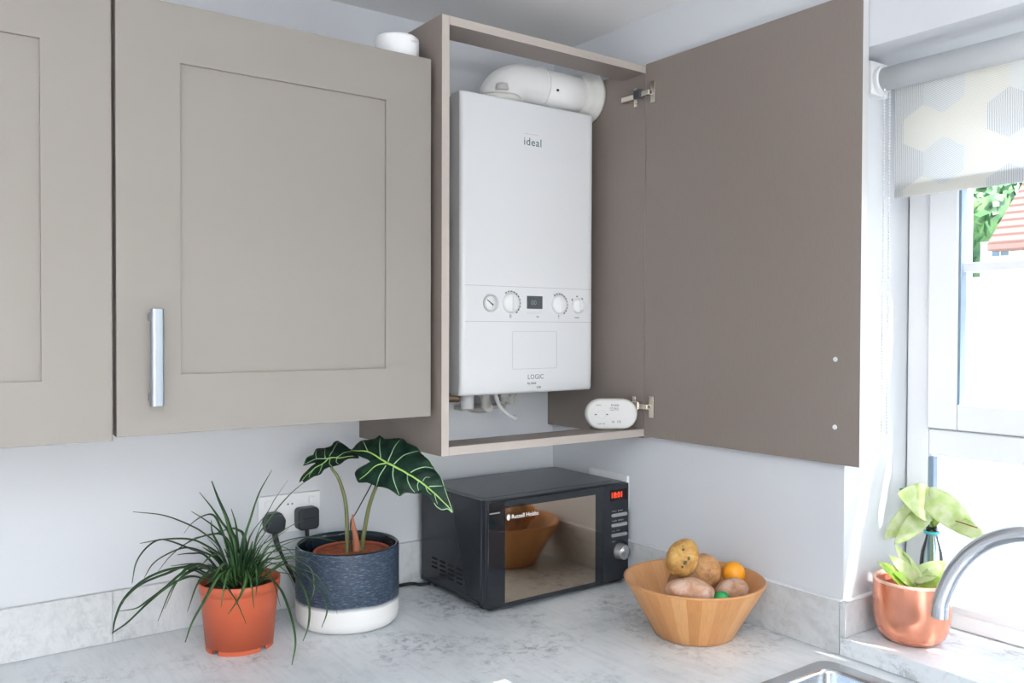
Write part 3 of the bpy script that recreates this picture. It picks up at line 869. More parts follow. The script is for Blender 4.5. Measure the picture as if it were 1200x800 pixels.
al_solid([(.0112, .0262, .0322), (.0118, .0262, .0322)], 'label_plate', 'alarm_label', al)
def al_text(s, size, x, z, m_='print_dark', off=.0120):
    lettering('lettering', s, size, c0 + axd * x + Vector((0, 0, z)) + nd * off, axd, (0, 0, 1), m_, al, depth=.0001)
al_text('Kidde', .0085, -.003, .0195); al_text('CO alarm', .0055, -.006, .0135); al_text('model 7CO', .0045, -.006, .0095)
al_text('battery', .0045, -.040, .0215); al_text('replace by', .0045, -.036, -.0235); al_text('CE', .0080, .012, -.0205); al_text('10', .0075, -.002, -.0205)
bm = NB(); pr_ = [(.0105 * cos(2 * pi * i / 32), .0105 * sin(2 * pi * i / 32)) for i in range(32)]
V1 = [[bm.verts.new(c0 + axd * (p[0] * s - .0265) + Vector((0, 0, p[1] * s)) + nd * off) for p in pr_] for off, s in ((.0119, 1.05), (.0126, 1.05), (.0126, .93), (.0119, .93))]
for a, b in zip(V1, V1[1:]):
    for i in range(32): bm.faces.new((a[i], a[(i + 1) % 32], b[(i + 1) % 32], b[i]))
obj('dial_ring', bm, 'seam_grey', al)
bm = NB()
for dx in (-.0405, -.0125):
    bm = NB()
    c = c0 + axd * dx + nd * .0122
    u_ = axd * .0022; w_ = Vector((0, 0, .0012))
    vs = [bm.verts.new(c + p + nd * q) for q in (-.0003, .0003) for p in (u_ + w_, u_ - w_, -u_ - w_, -u_ + w_)]
    for q in ((0, 1, 2, 3), (7, 6, 5, 4), (0, 4, 5, 1), (1, 5, 6, 2), (2, 6, 7, 3), (3, 7, 4, 0)): bm.faces.new([vs[i] for i in q])
    obj('arrow_mark', bm, 'print_dark', al)

# ------------------------------------------------------------ microwave
MX0, MX1, MY0, MY1, MZ0, MZ1 = -.4426, -.0135, -.0300, -.3178, .0135, .2511
mw = thing('microwave', (-.228, -.17, 0), 'black microwave with a mirrored door in the corner of the worktop', 'microwave')
obj('body', B(MX0, MX1, MY1 + .022, MY0, MZ0, MZ1), 'microwave_body', mw, bevel=.004, seg=3)
bm = NB(); ring = rrect(MX0 + .012, MX1 - .012, MY1 + .034, MY0 - .012, .02); prism(bm, ring, 'Z', MZ1 - .001, MZ1 + .0022)
obj('top_cover', bm, 'microwave_top', mw, bevel=.0018, angle=50)
bm = NB(); box(bm, MX0 + .001, MX1 - .001, MY1 + .0225, MY0 + .0, MZ1 - .0012, MZ1 + .0006); obj('top_rim', bm, 'microwave_top', mw, bevel=.0005)
bm = NB(); prism(bm, rrect(MX0, MX1 + .002, MZ0 - .004, MZ1 + .001, .009), 'Y', MY1 + .004, MY1 + .0205); obj('front_frame', bm, 'black_plastic', mw, bevel=.002, angle=50)
DXR = -.0985
d = obj('door', B(MX0 + .002, DXR, MY1 - .002, MY1 + .0035, MZ0 - .003, MZ1 - .0015), 'gloss_black', mw, bevel=.0022)
obj('mirror_glass', B(-.3945, -.1250, MY1 - .0026, MY1 - .0015, .0205, .2330), 'door_mirror', d)
obj('door_handle_recess', B(MX0 + .006, MX0 + .034, MY1 - .0028, MY1 - .0018, .2235, .2265), 'silver_plastic', d)
lettering('brand_lettering', 'Russell Hobbs', .0135, (-.3775, MY1 - .0030, .2070), (1, 0, 0), (0, 0, 1), 'lettering_white', d)
bm = lathe(NB(), [(0, 0), (.0052, 0), (.0052, .0005), (0, .0005)], (-.3850, MY1 - .0026, .2115), 24, axis='Y')
for v in bm.verts: v.co.z = .2115 + (v.co.z - .2115) * 1.35
obj('emblem', bm, 'lettering_white', d)
cp = obj('control_panel', B(DXR + .0015, MX1 + .001, MY1 - .001, MY1 + .0035, MZ0 - .002, MZ1 - .0005), 'black_plastic', mw, bevel=.004, seg=3)
di = obj('clock_display', B(-.0760, -.0200, MY1 - .0018, MY1 - .0008, .2095, .2375), 'led_window', cp, bevel=.0005)
lettering('clock_digits', '18:01', .0195, (-.0745, MY1 - .0021, .2180), (1, 0, 0), (0, 0, 1), 'led_red', di, space=.95)
for z in (.1745, .1500, .1250):
    bm = NB(); prism(bm, rrect(-.0720, -.0195, z - .0042, z + .0042, .004), 'Y', MY1 - .0040, MY1 - .0008); obj('button', bm, 'silver_plastic', cp, bevel=.001, angle=50)
for z, s in ((.1830, 'micro   power'), (.1590, 'weight  defrost'), (.1340, 'stop  clear'), (.108, 'start')):
    lettering('lettering', s, .0062, (-.0690, MY1 - .0012, z), (1, 0, 0), (0, 0, 1), 'silver_plastic', cp, depth=.0001)
kn = obj('knob', lathe(NB(), [(0, 0), (.0205, 0), (.0205, .004), (.0185, .006), (.0180, .020), (.0165, .0225), (0, .0225)], (-.0435, MY1 - .001, .0840), 40, axis='Y'), 'silver_plastic', cp)
obj('knob_cap', lathe(NB(), [(0, .0225), (.0150, .0225), (.0145, .0236), (0, .0238)], (-.0435, MY1 - .001, .0840), 40, axis='Y'), 'steel_brushed', kn)
# side vents
bm = NB()
for k in range(5):
    y0 = -.082 - k * .037
    for j in range(4):
        if k == 0 and j == 3: continue
        z0 = .076 - j * .0105 - k * .0006
        bmv = rrect(y0 - .026, y0, z0, z0 + .0050, .0024, 4)
        prism(bm, bmv, 'X', MX0 - .0006, MX0 + .001)
obj('side_vents', bm, 'vent_black', mw)
obj('side_rib', B(MX0 - .0022, MX0 + .001, MY1 + .03, MY0 - .004, MZ0 + .002, MZ0 + .010), 'black_plastic', mw, bevel=.001)
for x, y in ((MX0 + .03, MY1 + .05), (MX1 - .03, MY1 + .05), (MX0 + .03, MY0 - .03), (MX1 - .03, MY0 - .03)):
    obj('foot', cyl(NB(), (x, y, .0002), (x, y, MZ0 + .001), .011, seg=20), 'black_plastic', mw)

# ------------------------------------------------------------ sockets and plugs
def socket(c, ax, label):
    """double wall socket; ax = 'x' plate on the back wall, 'y' plate on the right wall"""
    X = Vector((1, 0, 0)) if ax == 'x' else Vector((0, -1, 0))
    Nn = Vector((0, -1, 0)) if ax == 'x' else Vector((-1, 0, 0))
    t = thing('wall_socket', c, label, 'socket')
    C0 = Vector(c)
    def slab(x0, x1, z0, z1, d0, d1, r=.004):
        bm = NB(); pl = rrect(x0, x1, z0, z1, r)
        a = [bm.verts.new(C0 + X * p[0] + Vector((0, 0, p[1])) + Nn * d0) for p in pl]; b = [bm.verts.new(C0 + X * p[0] + Vector((0, 0, p[1])) + Nn * d1) for p in pl]
        for i in range(len(a)): bm.faces.new((a[i], a[(i + 1) % len(a)], b[(i + 1) % len(a)], b[i]))
        bm.faces.new(a); bm.faces.new(b); return bm
    obj('faceplate', slab(-.073, .073, -.043, .043, .0003, .0085), 'white_plastic', t, bevel=.0015, angle=50)
    for sx in (-.052, .052): obj('switch', slab(sx - .0075, sx + .0075, .018, .032, .0086, .0115, .002), 'white_plastic', t, bevel=.0008, angle=50)
    for sx in (-.006, .004):
        obj('screw', slab(sx + .001 - .0022, sx + .001 + .0022, .018, .0224, .0086, .0092, .0021), 'print_grey', t)
    return t
socket((-.772, 0, .2150), 'x', 'white double wall socket on the back wall above the blue and white pot')
socket((0, -.2350, .2230), 'y', 'white double wall socket on the right wall behind the microwave')
def plug(cx, cz, w, h, label, brand=False, hexa=False):
    t = thing('plug', (cx, -.0090, cz - h / 2), label, 'plug')
    bm = NB()
    if hexa: pl = [(cx - w * .28, cz + h * .48), (cx + w * .28, cz + h * .48), (cx + w * .50, cz + h * .10), (cx + w * .44, cz - h * .40), (cx + w * .2, cz - h * .5), (cx - w * .2, cz - h * .5), (cx - w * .44, cz - h * .40), (cx - w * .50, cz + h * .10)]
    else: pl = rrect(cx - w / 2, cx + w / 2, cz - h / 2, cz + h / 2, .010)
    prism(bm, pl, 'Y', -.0400, -.0092)
    b = obj('plug_body', bm, 'plug_black', t, bevel=.005, seg=3, angle=25)
    if brand: obj('moulded_mark', B(cx - .013, cx + .013, -.0404, -.0398, cz - .003, cz + .003), 'cable_black', t, bevel=.0003)
    return t
p1 = plug(-.8155, .2020, .047, .046, 'black plug with angled corners in the left half of the back wall socket', hexa=True)
bm = NB(); tube(bm, [(-.8150, -.028, .182), (-.8130, -.028, .165), (-.806, -.030, .14)], .0062, 12); obj('strain_relief', bm, 'plug_black', p1)
obj('cable', tube(NB(), [(-.809, -.030, .150), (-.799, -.032, .125), (-.780, -.034, .085), (-.755, -.032, .040), (-.72, -.030, .0045), (-.62, -.028, .0042), (-.53, -.022, .0042), (-.47, -.024, .0042), (-.452, -.045, .0042), (-.43, -.05, .0042)], .0036, 10), 'cable_black', p1)
p2 = plug(-.7385, .2020, .050, .050, 'square black plug in the right half of the back wall socket', brand=True)
bm = NB(); tube(bm, [(-.7385, -.026, .178), (-.7385, -.028, .15), (-.735, -.028, .10), (-.72, -.026, .03), (-.69, -.024, .0045), (-.60, -.020, .0042)], .0045, 10); obj('cable', bm, 'cable_black', p2)

# ------------------------------------------------------------ potted plants
SPIDER = [
    ([(-0.1992,0.0016,0.2915),(-0.1491,-0.0127,0.281),(-0.105,-0.0223,0.2588),(-0.0744,-0.0211,0.2363),(-0.043,-0.0196,0.1998),(-0.0141,-0.0125,0.118)], 1),
    ([(-0.1864,0.0034,0.2302),(-0.1446,-0.0067,0.2336),(-0.1034,-0.0162,0.2295),(-0.0732,-0.017,0.2138),(-0.0383,-0.0204,0.1808),(-0.0141,-0.0126,0.118)], 1.2),
    ([(-0.2058,-0.0208,0.1643),(-0.196,-0.0081,0.1967),(-0.1776,-0.0015,0.2196),(-0.154,0.0015,0.2317),(-0.1301,0.0043,0.2248),(-0.0931,-0.0019,0.2053),(-0.053,-0.0092,0.184),(-0.0141,-0.0125,0.118)], 0.9),
    ([(-0.1804,-0.0022,0.1656),(-0.1626,0.0021,0.189),(-0.134,-0.0012,0.2048),(-0.1037,-0.0056,0.211),(-0.0715,-0.0111,0.1973),(-0.0414,-0.0144,0.1732),(-0.0155,-0.0116,0.118)], 0.9),
    ([(-0.1499,0.0251,0.1654),(-0.1288,0.0195,0.1921),(-0.1019,0.0099,0.2149),(-0.0693,-0.0038,0.2288),(-0.0412,-0.0142,0.2292),(-0.0265,-0.0148,0.2047),(-0.0113,-0.0144,0.118)], 0.9),
    ([(-0.0946,0.0478,0.2272),(-0.0816,0.0387,0.2475),(-0.0611,0.024,0.2628),(-0.0461,0.013,0.2617),(-0.0356,0.0048,0.2349),(-0.026,-0.0028,0.2004),(-0.01,-0.0155,0.118)], 1),
    ([(-0.0771,0.0606,0.2669),(-0.0565,0.0396,0.2509),(-0.0347,0.0174,0.2291),(-0.0187,-0.0011,0.199),(-0.0072,-0.0175,0.118)], 0.7),
    ([(-0.0578,0.0719,0.3013),(-0.0413,0.048,0.2732),(-0.0285,0.0264,0.2462),(-0.0167,0.0049,0.2162),(-0.0072,-0.0174,0.118)], 0.8),
    ([(-0.0436,0.0372,0.3277),(-0.0353,0.026,0.2951),(-0.0243,0.0127,0.2601),(-0.0175,0.0024,0.2296),(-0.0113,-0.0076,0.2052),(-0.0059,-0.0184,0.118)], 1.4),
    ([(0.0007,0.0532,0.2637),(0.0024,0.0287,0.2348),(-0.0022,0.0076,0.2067),(-0.0058,-0.0184,0.118)], 0.7),
    ([(-0.2394,-0.0227,0.0794),(-0.2316,-0.0055,0.0995),(-0.2146,0.0055,0.1289),(-0.1843,0.0072,0.1551),(-0.1468,0.0039,0.1698),(-0.1085,0.0007,0.1724),(-0.069,-0.0021,0.1699),(-0.0182,-0.0096,0.118)], 1.2),
    ([(-0.2269,-0.0187,0.1164),(-0.1971,-0.0161,0.1154),(-0.173,-0.0087,0.1249),(-0.1416,-0.0058,0.1427),(-0.1127,-0.0002,0.1609),(-0.0897,0.0108,0.1628),(-0.0236,-0.0055,0.118)], 1),
    ([(-0.2427,-0.0326,0.0829),(-0.2349,-0.0143,0.0791),(-0.2102,-0.0077,0.0895),(-0.1764,-0.0069,0.117),(-0.1483,-0.0015,0.1347),(-0.1161,0.0018,0.1487),(-0.0831,0.0056,0.1487),(-0.0278,-0.0028,0.118)], 1),
    ([(-0.2231,-0.0213,0.1288),(-0.2121,0.0001,0.1338),(-0.1838,0.0098,0.1504),(-0.1381,0.0078,0.1633),(-0.091,0.0062,0.1683),(-0.0209,-0.0075,0.118)], 1.1),
    ([(-0.1303,-0.0904,0.0598),(-0.1144,-0.0771,0.0881),(-0.0923,-0.0678,0.1172),(-0.0736,-0.0556,0.1389),(-0.0551,-0.0424,0.157),(-0.0339,-0.03,0.158),(-0.0169,-0.0106,0.118)], 1.1),
    ([(-0.0915,-0.092,0.1607),(-0.0716,-0.0649,0.1636),(-0.0406,-0.0433,0.1796),(-0.0154,-0.0115,0.118)], 0.9),
    ([(-0.0367,-0.1458,0.0906),(-0.0426,-0.1139,0.1207),(-0.0481,-0.0817,0.1393),(-0.0498,-0.0516,0.1501),(-0.0407,-0.0279,0.1562),(-0.0182,-0.0095,0.118)], 0.9),
    ([(-0.0633,-0.126,0.1084),(-0.0425,-0.1138,0.1255),(-0.0266,-0.0975,0.1393),(-0.0134,-0.0781,0.1535),(-0.0071,-0.0523,0.1629),(-0.0018,-0.0215,0.118)], 0.9),
    ([(-0.0183,-0.1459,0.1405),(-0.0081,-0.1218,0.1631),(-0.0009,-0.0946,0.1799),(0.0039,-0.0642,0.1822),(0.0036,-0.0255,0.118)], 0.9),
    ([(0.0268,-0.206,0.019),(0.0396,-0.1904,0.0485),(0.0446,-0.1686,0.0745),(0.0435,-0.1418,0.1069),(0.0402,-0.1125,0.1316),(0.0298,-0.0768,0.1464),(0.0146,-0.0335,0.118)], 1.1),
    ([(0.0552,-0.1889,0.0517),(0.0691,-0.1799,0.0727),(0.0767,-0.1657,0.107),(0.0727,-0.1425,0.1418),(0.0633,-0.1148,0.1658),(0.051,-0.0844,0.1708),(0.0105,-0.0305,0.118)], 1),
    ([(0.0958,-0.1812,0.0662),(0.1083,-0.1766,0.0924),(0.1084,-0.1629,0.1175),(0.0957,-0.1393,0.1428),(0.0769,-0.111,0.161),(0.0579,-0.0821,0.1692),(0.0091,-0.0295,0.118)], 0.9),
    ([(0.1284,-0.1798,0.085),(0.1234,-0.1663,0.1131),(0.1108,-0.1469,0.1421),(0.1001,-0.129,0.1571),(0.0727,-0.0986,0.1663),(0.0519,-0.0728,0.1663),(0.0105,-0.0304,0.118)], 0.9),
    ([(0.1211,-0.1234,0.1641),(0.1029,-0.1076,0.1783),(0.0775,-0.0866,0.1839),(0.0541,-0.0672,0.1783),(0.0357,-0.0514,0.1726),(0.0105,-0.0304,0.118)], 1),
    ([(0.1194,-0.0816,0.3377),(0.087,-0.0631,0.308),(0.061,-0.0493,0.2758),(0.0381,-0.038,0.2409),(0.0221,-0.032,0.2096),(0.0037,-0.0254,0.118)], 1),
    ([(0.0914,-0.0243,0.3253),(0.0708,-0.0238,0.2979),(0.0545,-0.027,0.2762),(0.0255,-0.0224,0.2156),(0.0024,-0.0244,0.118)], 0.7),
    ([(0.0469,-0.0532,0.3534),(0.0262,-0.0389,0.3059),(0.0126,-0.03,0.2551),(0.0027,-0.0236,0.2107),(-0.0017,-0.0214,0.118)], 1.3),
    ([(0.1376,-0.0472,0.2432),(0.1114,-0.0417,0.2409),(0.0826,-0.0347,0.2282),(0.0538,-0.0284,0.2099),(0.0252,-0.0231,0.1859),(0.0051,-0.0264,0.118)], 0.8),
    ([(0.201,-0.0822,0.1884),(0.1696,-0.0722,0.1989),(0.1356,-0.0606,0.2076),(0.1042,-0.0513,0.2102),(0.0655,-0.0374,0.2009),(0.0396,-0.0338,0.186),(0.0078,-0.0284,0.118)], 1),
    ([(0.1166,-0.0825,0.1847),(0.0883,-0.0674,0.1917),(0.0597,-0.0524,0.19),(0.0341,-0.0401,0.1793),(0.0064,-0.0274,0.118)], 0.9),
    ([(0.0913,-0.0519,0.1776),(0.0768,-0.0494,0.1931),(0.0549,-0.0421,0.1974),(0.037,-0.0384,0.1904),(0.0064,-0.0274,0.118)], 0.8),
    ([(0.0804,-0.1321,0.0957),(0.0945,-0.1347,0.1103),(0.1015,-0.1317,0.1341),(0.0998,-0.1221,0.1614),(0.086,-0.1036,0.1745),(0.065,-0.0796,0.1781),(0.0091,-0.0294,0.118)], 0.8),
    ([(0.0819,-0.1574,0.1267),(0.062,-0.1253,0.1569),(0.0464,-0.0964,0.1599),(0.0276,-0.0642,0.1599),(0.0146,-0.0335,0.118)], 0.8),
    ([(-0.0746,0.0946,0.1986),(-0.0638,0.0788,0.2081),(-0.0406,0.0538,0.215),(-0.0238,0.0334,0.2244),(-0.0135,0.0175,0.2313),(-0.0034,0.0013,0.2304),(0.0043,-0.014,0.2136),(0.001,-0.0234,0.118)], 0.9),
    ([(0.0486,-0.0068,0.2526),(0.0391,-0.0113,0.2451),(0.0232,-0.0117,0.2267),(0.0113,-0.0159,0.1984),(-0.0004,-0.0224,0.118)], 1.1),
    ([(-0.1107,0.0341,0.1908),(-0.086,0.0236,0.1909),(-0.0611,0.0133,0.1829),(-0.0209,-0.0075,0.118)], 1),
    ([(-0.0357,0.067,0.2431),(-0.0384,0.0496,0.2207),(-0.0298,0.0227,0.1888),(-0.0127,-0.0135,0.118)], 0.7),
    ([(0.0669,0.0043,0.236),(0.049,-0.0057,0.2176),(0.0253,-0.0129,0.188),(0.0023,-0.0244,0.118)], 0.9),
    ([(-0.0049,-0.1174,0.1987),(0.009,-0.0972,0.2002),(0.0046,-0.0623,0.19),(0.0064,-0.0274,0.118)], 0.7),
    ([(-0.1157,-0.0492,0.1802),(-0.0935,-0.0314,0.1789),(-0.0651,-0.0165,0.1642),(-0.0237,-0.0057,0.118)], 1),
    ([(-0.0822,-0.0364,0.1848),(-0.0607,-0.0292,0.1962),(-0.0387,-0.0216,0.1828),(-0.0141,-0.0125,0.118)], 1.2),
    ([(-0.0408,-0.0287,0.2231),(-0.0327,-0.0238,0.1991),(-0.0216,-0.0203,0.1782),(-0.0086,-0.0165,0.118)], 1.3),
    ([(0.0013,-0.0719,0.2224),(-0.0001,-0.0563,0.1927),(-0.0012,-0.0399,0.1725),(-0.0032,-0.0205,0.118)], 1.5),
    ([(-0.0113,-0.0502,0.2265),(-0.0098,-0.0405,0.1992),(-0.0081,-0.0303,0.1748),(-0.0059,-0.0185,0.118)], 1.5),
    ([(0.0136,-0.0937,0.202),(0.0082,-0.0711,0.1864),(0.0029,-0.0476,0.1703),(-0.0018,-0.0215,0.118)], 1.3),
]
BIG = dict(o=(0.0391, -0.1074, 0.3519), e1=(0.7633, -0.6406, 0.0833), e2=(0.4514, 0.6212, 0.6406), n=(-0.4621, -0.4513, 0.7634),
  outline=[(-0.0908, 0.0505), (-0.0816, 0.0605), (-0.0733, 0.0724), (-0.0654, 0.0791), (-0.0511, 0.0752), (-0.0369, 0.0776), (-0.0274, 0.0875), (-0.0153, 0.0743), (0.0012, 0.0727), (0.021, 0.0745), (0.0381, 0.0537), (0.06, 0.0411), (0.0706, 0.0232), (0.0881, 0.0037), (0.1008, -0.0174), (0.1155, -0.0416), (0.1242, -0.0682), (0.132, -0.0909), (0.1399, -0.1156), (0.131, -0.1102), (0.1201, -0.114), (0.1094, -0.1073), (0.0998, -0.0936), (0.0921, -0.0842), (0.077, -0.0807), (0.0506, -0.0784), (0.0412, -0.0809), (0.0346, -0.0852), (0.0243, -0.0784), (0.01, -0.0683), (-0.0158, -0.0594), (-0.0368, -0.0486), (-0.0551, -0.0456), (-0.0623, -0.0327), (-0.0666, -0.0201), (-0.0587, -0.0064), (-0.0373, 0.007), (-0.0552, 0.0217), (-0.0736, 0.0343), (-0.0868, 0.0411)],
  veins=[(2.2, [(0.0, -0.0), (0.047, -0.031), (0.0888, -0.064), (0.1169, -0.0907), (0.139, -0.1141)]), (1.8, [(0.0, -0.0), (-0.0217, 0.0186), (-0.0463, 0.0378), (-0.0697, 0.0461), (-0.0874, 0.0527)]), (1, [(-0.0463, 0.0378), (-0.0569, 0.0621), (-0.0647, 0.0778)]), (1, [(-0.0157, 0.0145), (-0.0227, 0.0514), (-0.0253, 0.079)]), (1.1, [(0.002, 0.0034), (0.0091, 0.0386), (0.0205, 0.072)]), (1.1, [(0.0156, -0.0049), (0.0233, 0.0085), (0.0401, 0.0236), (0.0631, 0.0323)]), (1.1, [(0.0521, -0.028), (0.0655, -0.0176), (0.0813, -0.0133), (0.0976, -0.0143)]), (1, [(0.0922, -0.0621), (0.1061, -0.06), (0.1184, -0.0599)]), (0.6, [(0.0789, -0.0497), (0.0835, -0.0411), (0.0923, -0.0396)]), (1.3, [(0.0, -0.0), (-0.0156, -0.0021), (-0.0293, -0.0091), (-0.0432, -0.0275), (-0.0547, -0.0357)]), (1.1, [(-0.0024, -0.0056), (-0.0094, -0.0236), (-0.0145, -0.0415), (-0.0161, -0.0571)]), (1, [(0.0145, -0.0119), (0.0164, -0.0374), (0.023, -0.0583), (0.0325, -0.0813)]), (0.9, [(0.0453, -0.032), (0.0478, -0.0492), (0.0555, -0.0656), (0.0634, -0.0751)]), (0.8, [(0.07, -0.0489), (0.0683, -0.06), (0.071, -0.0714)]), (0.7, [(0.0853, -0.0637), (0.0895, -0.073), (0.097, -0.0802)]), (0.7, [(0.1039, -0.0786), (0.1064, -0.0898), (0.1107, -0.101)])],
  border=[(0.0706, 0.0232), (0.0881, 0.0037), (0.1008, -0.0174), (0.1155, -0.0416), (0.1242, -0.0682), (0.132, -0.0909), (0.1399, -0.1156), (0.131, -0.1102), (0.1201, -0.114), (0.1094, -0.1073), (0.1036, -0.0982)])
SMALL = dict(o=(-0.0414, 0.0072, 0.3545), e1=(0.8343, -0.5444, -0.0863), e2=(0.5072, 0.6968, 0.5072), n=(-0.216, -0.4669, 0.8575),
  outline=[(-0.0486, -0.0289), (-0.0476, -0.0075), (-0.0425, 0.0032), (-0.0348, 0.01), (-0.0328, 0.0279), (-0.0246, 0.0334), (-0.0158, 0.036), (-0.003, 0.0422), (0.0007, 0.0577), (0.0083, 0.0682), (0.0198, 0.0557), (0.0369, 0.0429), (0.0538, 0.0302), (0.0637, 0.0139), (0.0535, 0.0082), (0.0405, 0.0037), (0.0294, -0.012), (0.0217, -0.0201), (0.0139, -0.0267), (-0.0022, -0.037), (-0.0057, -0.0472), (-0.0122, -0.0548), (-0.0253, -0.0646), (-0.0297, -0.0692), (-0.0372, -0.0755), (-0.042, -0.0693), (-0.0464, -0.0766), (-0.0465, -0.0645), (-0.0383, -0.0443), (-0.0306, -0.0294), (-0.024, -0.0173), (-0.0366, -0.0217)],
  veins=[(1.6, [(0.0, -0.0), (0.0227, 0.0058), (0.0522, 0.0168)]), (1.3, [(0.0, -0.0), (-0.0123, -0.0215), (-0.0267, -0.0401), (-0.042, -0.0693)]), (1.1, [(0.0, -0.0), (-0.0158, -0.0034), (-0.0297, -0.0066), (-0.0463, -0.0229)]), (0.9, [(0.0008, 0.0059), (0.0051, 0.0328), (0.0096, 0.0604)]), (0.8, [(-0.0071, -0.0009), (-0.0117, 0.0188), (-0.0135, 0.0333)]), (0.8, [(-0.0246, -0.0046), (-0.0294, 0.0107), (-0.0307, 0.0222)]), (0.8, [(0.0036, 0.0005), (0.0048, -0.0165), (0.0121, -0.0269)]), (0.8, [(0.0156, 0.0049), (0.0275, 0.0209), (0.0401, 0.0344)]), (0.7, [(0.0174, 0.0051), (0.018, -0.0092), (0.0243, -0.0141)]), (0.7, [(-0.0098, -0.0155), (-0.0097, -0.0352), (-0.0124, -0.0494)]), (0.7, [(-0.0213, -0.0311), (-0.0285, -0.0486), (-0.0293, -0.0624)])],
  border=[(-0.0486, -0.0289), (-0.0476, -0.0075), (-0.0425, 0.0032), (-0.0348, 0.01)])
PET_BIG = [(0.0401, -0.1056, 0.3516), (0.0363, -0.0872, 0.3252), (0.0319, -0.0722, 0.298), (0.0267, -0.0627, 0.2743), (0.0237, -0.0487, 0.2403), (0.0173, -0.0332, 0.1645), (0.0165, -0.0328, 0.1534)]
PET_SMALL = [(-0.041, 0.0082, 0.3544), (-0.0352, 0.0035, 0.3324), (-0.025, -0.0043, 0.314), (-0.0138, -0.0082, 0.2793), (-0.0089, -0.0126, 0.238), (-0.008, -0.0147, 0.1625), (-0.008, -0.0149, 0.1515)]
SHEATH = [(-0.0029, -0.0294, 0.2365), (-0.0023, -0.0302, 0.2182), (0.0012, -0.0332, 0.1944), (0.004, -0.0357, 0.1707), (0.0047, -0.0364, 0.1579)]
SHOOT = [(0.0299, -0.0643, 0.3116), (0.0262, -0.0557, 0.2961), (0.0082, -0.025, 0.238), (0.0005, -0.0137, 0.2148), (0.0017, -0.0156, 0.1631), (0.0016, -0.0157, 0.1521)]


def ribbon(bm, pts, width, mi=0, n=6):
    Q = catmull(pts, n)[::-1]           # root to tip
    k = len(Q); rows = []
    up = Vector((0, 0, 1))
    for i, q in enumerate(Q):
        t = i / (k - 1)
        d = (Q[min(i + 1, k - 1)] - Q[max(i - 1, 0)]).normalized()
        s = d.cross(up)
        if s.length < .15: s = d.cross(Vector((.6, -.8, 0)))
        s.normalize(); nn = s.cross(d).normalized()
        # twist a little so that narrow leaves always show a face
        s = (s * .85 + nn * .35).normalized(); nn = s.cross(d).normalized()
        w = width * (0.55 + .45 * min(1, t * 6)) * (1 - max(0, (t - .25) / .75) ** 1.8 * .80)
        rows.append([bm.verts.new(q + s * w + nn * w * .35), bm.verts.new(q), bm.verts.new(q - s * w + nn * w * .35), bm.verts.new(q - nn * max(w * .25, .0003))])
    for a, b in zip(rows, rows[1:]):
        for i, j in ((0, 1), (1, 2), (2, 3), (3, 0)):
            f = bm.faces.new((a[i], a[j], b[j], b[i])); f.smooth = True; f.material_index = mi
    bm.faces.new(rows[0]); bm.faces.new(rows[-1])
    return bm
T0 = Vector((-.9414, -.1708, 0))
sp_ = thing('potted_spider_plant', T0, 'spiky dark green plant in a terracotta coloured plastic pot on the worktop', 'plant')
bm = NB(); lathe(bm, [(0, .010), (.0600, .010), (.0655, .009), (.0745, .112), (.0755, .116), (.0775, .1165), (.0790, .134), (.0775, .1355), (.0760, .134), (.0735, .112), (.0640, .016), (0, .016)], T0, 72)
for k in range(4):
    a0 = radians(-146 + 90 * k); a1 = a0 + radians(74)
    for i in range(8):
        b0, b1 = a0 + (a1 - a0) * i / 8, a0 + (a1 - a0) * (i + 1) / 8
        V = [bm.verts.new(T0 + Vector((r * cos(b), r * sin(b), z))) for b in (b0, b1) for r in (.0600, .0650) for z in (.0002, .0095)]
        for q in ((0, 1, 3, 2), (4, 6, 7, 5), (0, 4, 5, 1), (2, 3, 7, 6), (0, 2, 6, 4)): bm.faces.new([V[j] for j in q])
obj('plastic_pot', bm, 'terracotta_plastic', sp_)
random.seed(3)
bm = lathe(NB(), [(0, .090), (.0716, .090), (.0735, .1165), (.05, .1205), (0, .122)], T0, 48); obj('compost', bm, 'compost', sp_)
for pts, wd in SPIDER:
    bm = ribbon(NB(), [T0 + Vector(p) for p in pts], .0035 * wd)
    obj('leaf', bm, 'spider_leaf', sp_)
for k in range(40):                       # short leaves round the crown
    a = k * 2.4 + .3 + random.random() * .5; L_ = .07 + random.random() * .07; e = radians(25 + random.random() * 45)
    r0 = .015; dx, dy = cos(a), sin(a)
    if dy > .3: L_ *= .75
    p0 = T0 + Vector((dx * r0, dy * r0, .117)); p2 = p0 + Vector((dx * cos(e) * L_, dy * cos(e) * L_, sin(e) * L_)); p1_ = (p0 + p2) / 2 + Vector((0, 0, L_ * .16))
    obj('leaf', ribbon(NB(), [p2, p1_, p0], .0034), 'spider_leaf', sp_)
for a, L_ in ((-175, .16), (-160, .12), (-128, .10), (-95, .11), (-70, .12), (-40, .12), (170, .14)):
    a = radians(a); dx, dy = cos(a), sin(a)
    P_ = [(.015, .118), (L_ * .42, .165), (L_ * .78, .150), (L_, .150 - L_ * .42)]
    obj('leaf', ribbon(NB(), [T0 + Vector((dx * d, dy * d, z)) for d, z in P_][::-1], .0032), 'spider_leaf', sp_)
obj('leaf', ribbon(NB(), [T0 + Vector((-.030, -.045, .152)), T0 + Vector((-.016, -.04, .14)), T0 + Vector((-.004, -.03, .125))], .0026), 'dry_leaf', sp_, label='dry straw coloured leaf')
bm = NB(); tube(bm, [T0 + Vector((.0, -.03, .118)), T0 + Vector((0, -.032, .15)), T0 + Vector((.001, -.033, .178))], lambda t: .006 * (1 - .35 * t), 12)
obj('crown_stalk', bm, 'spider_leaf', sp_)
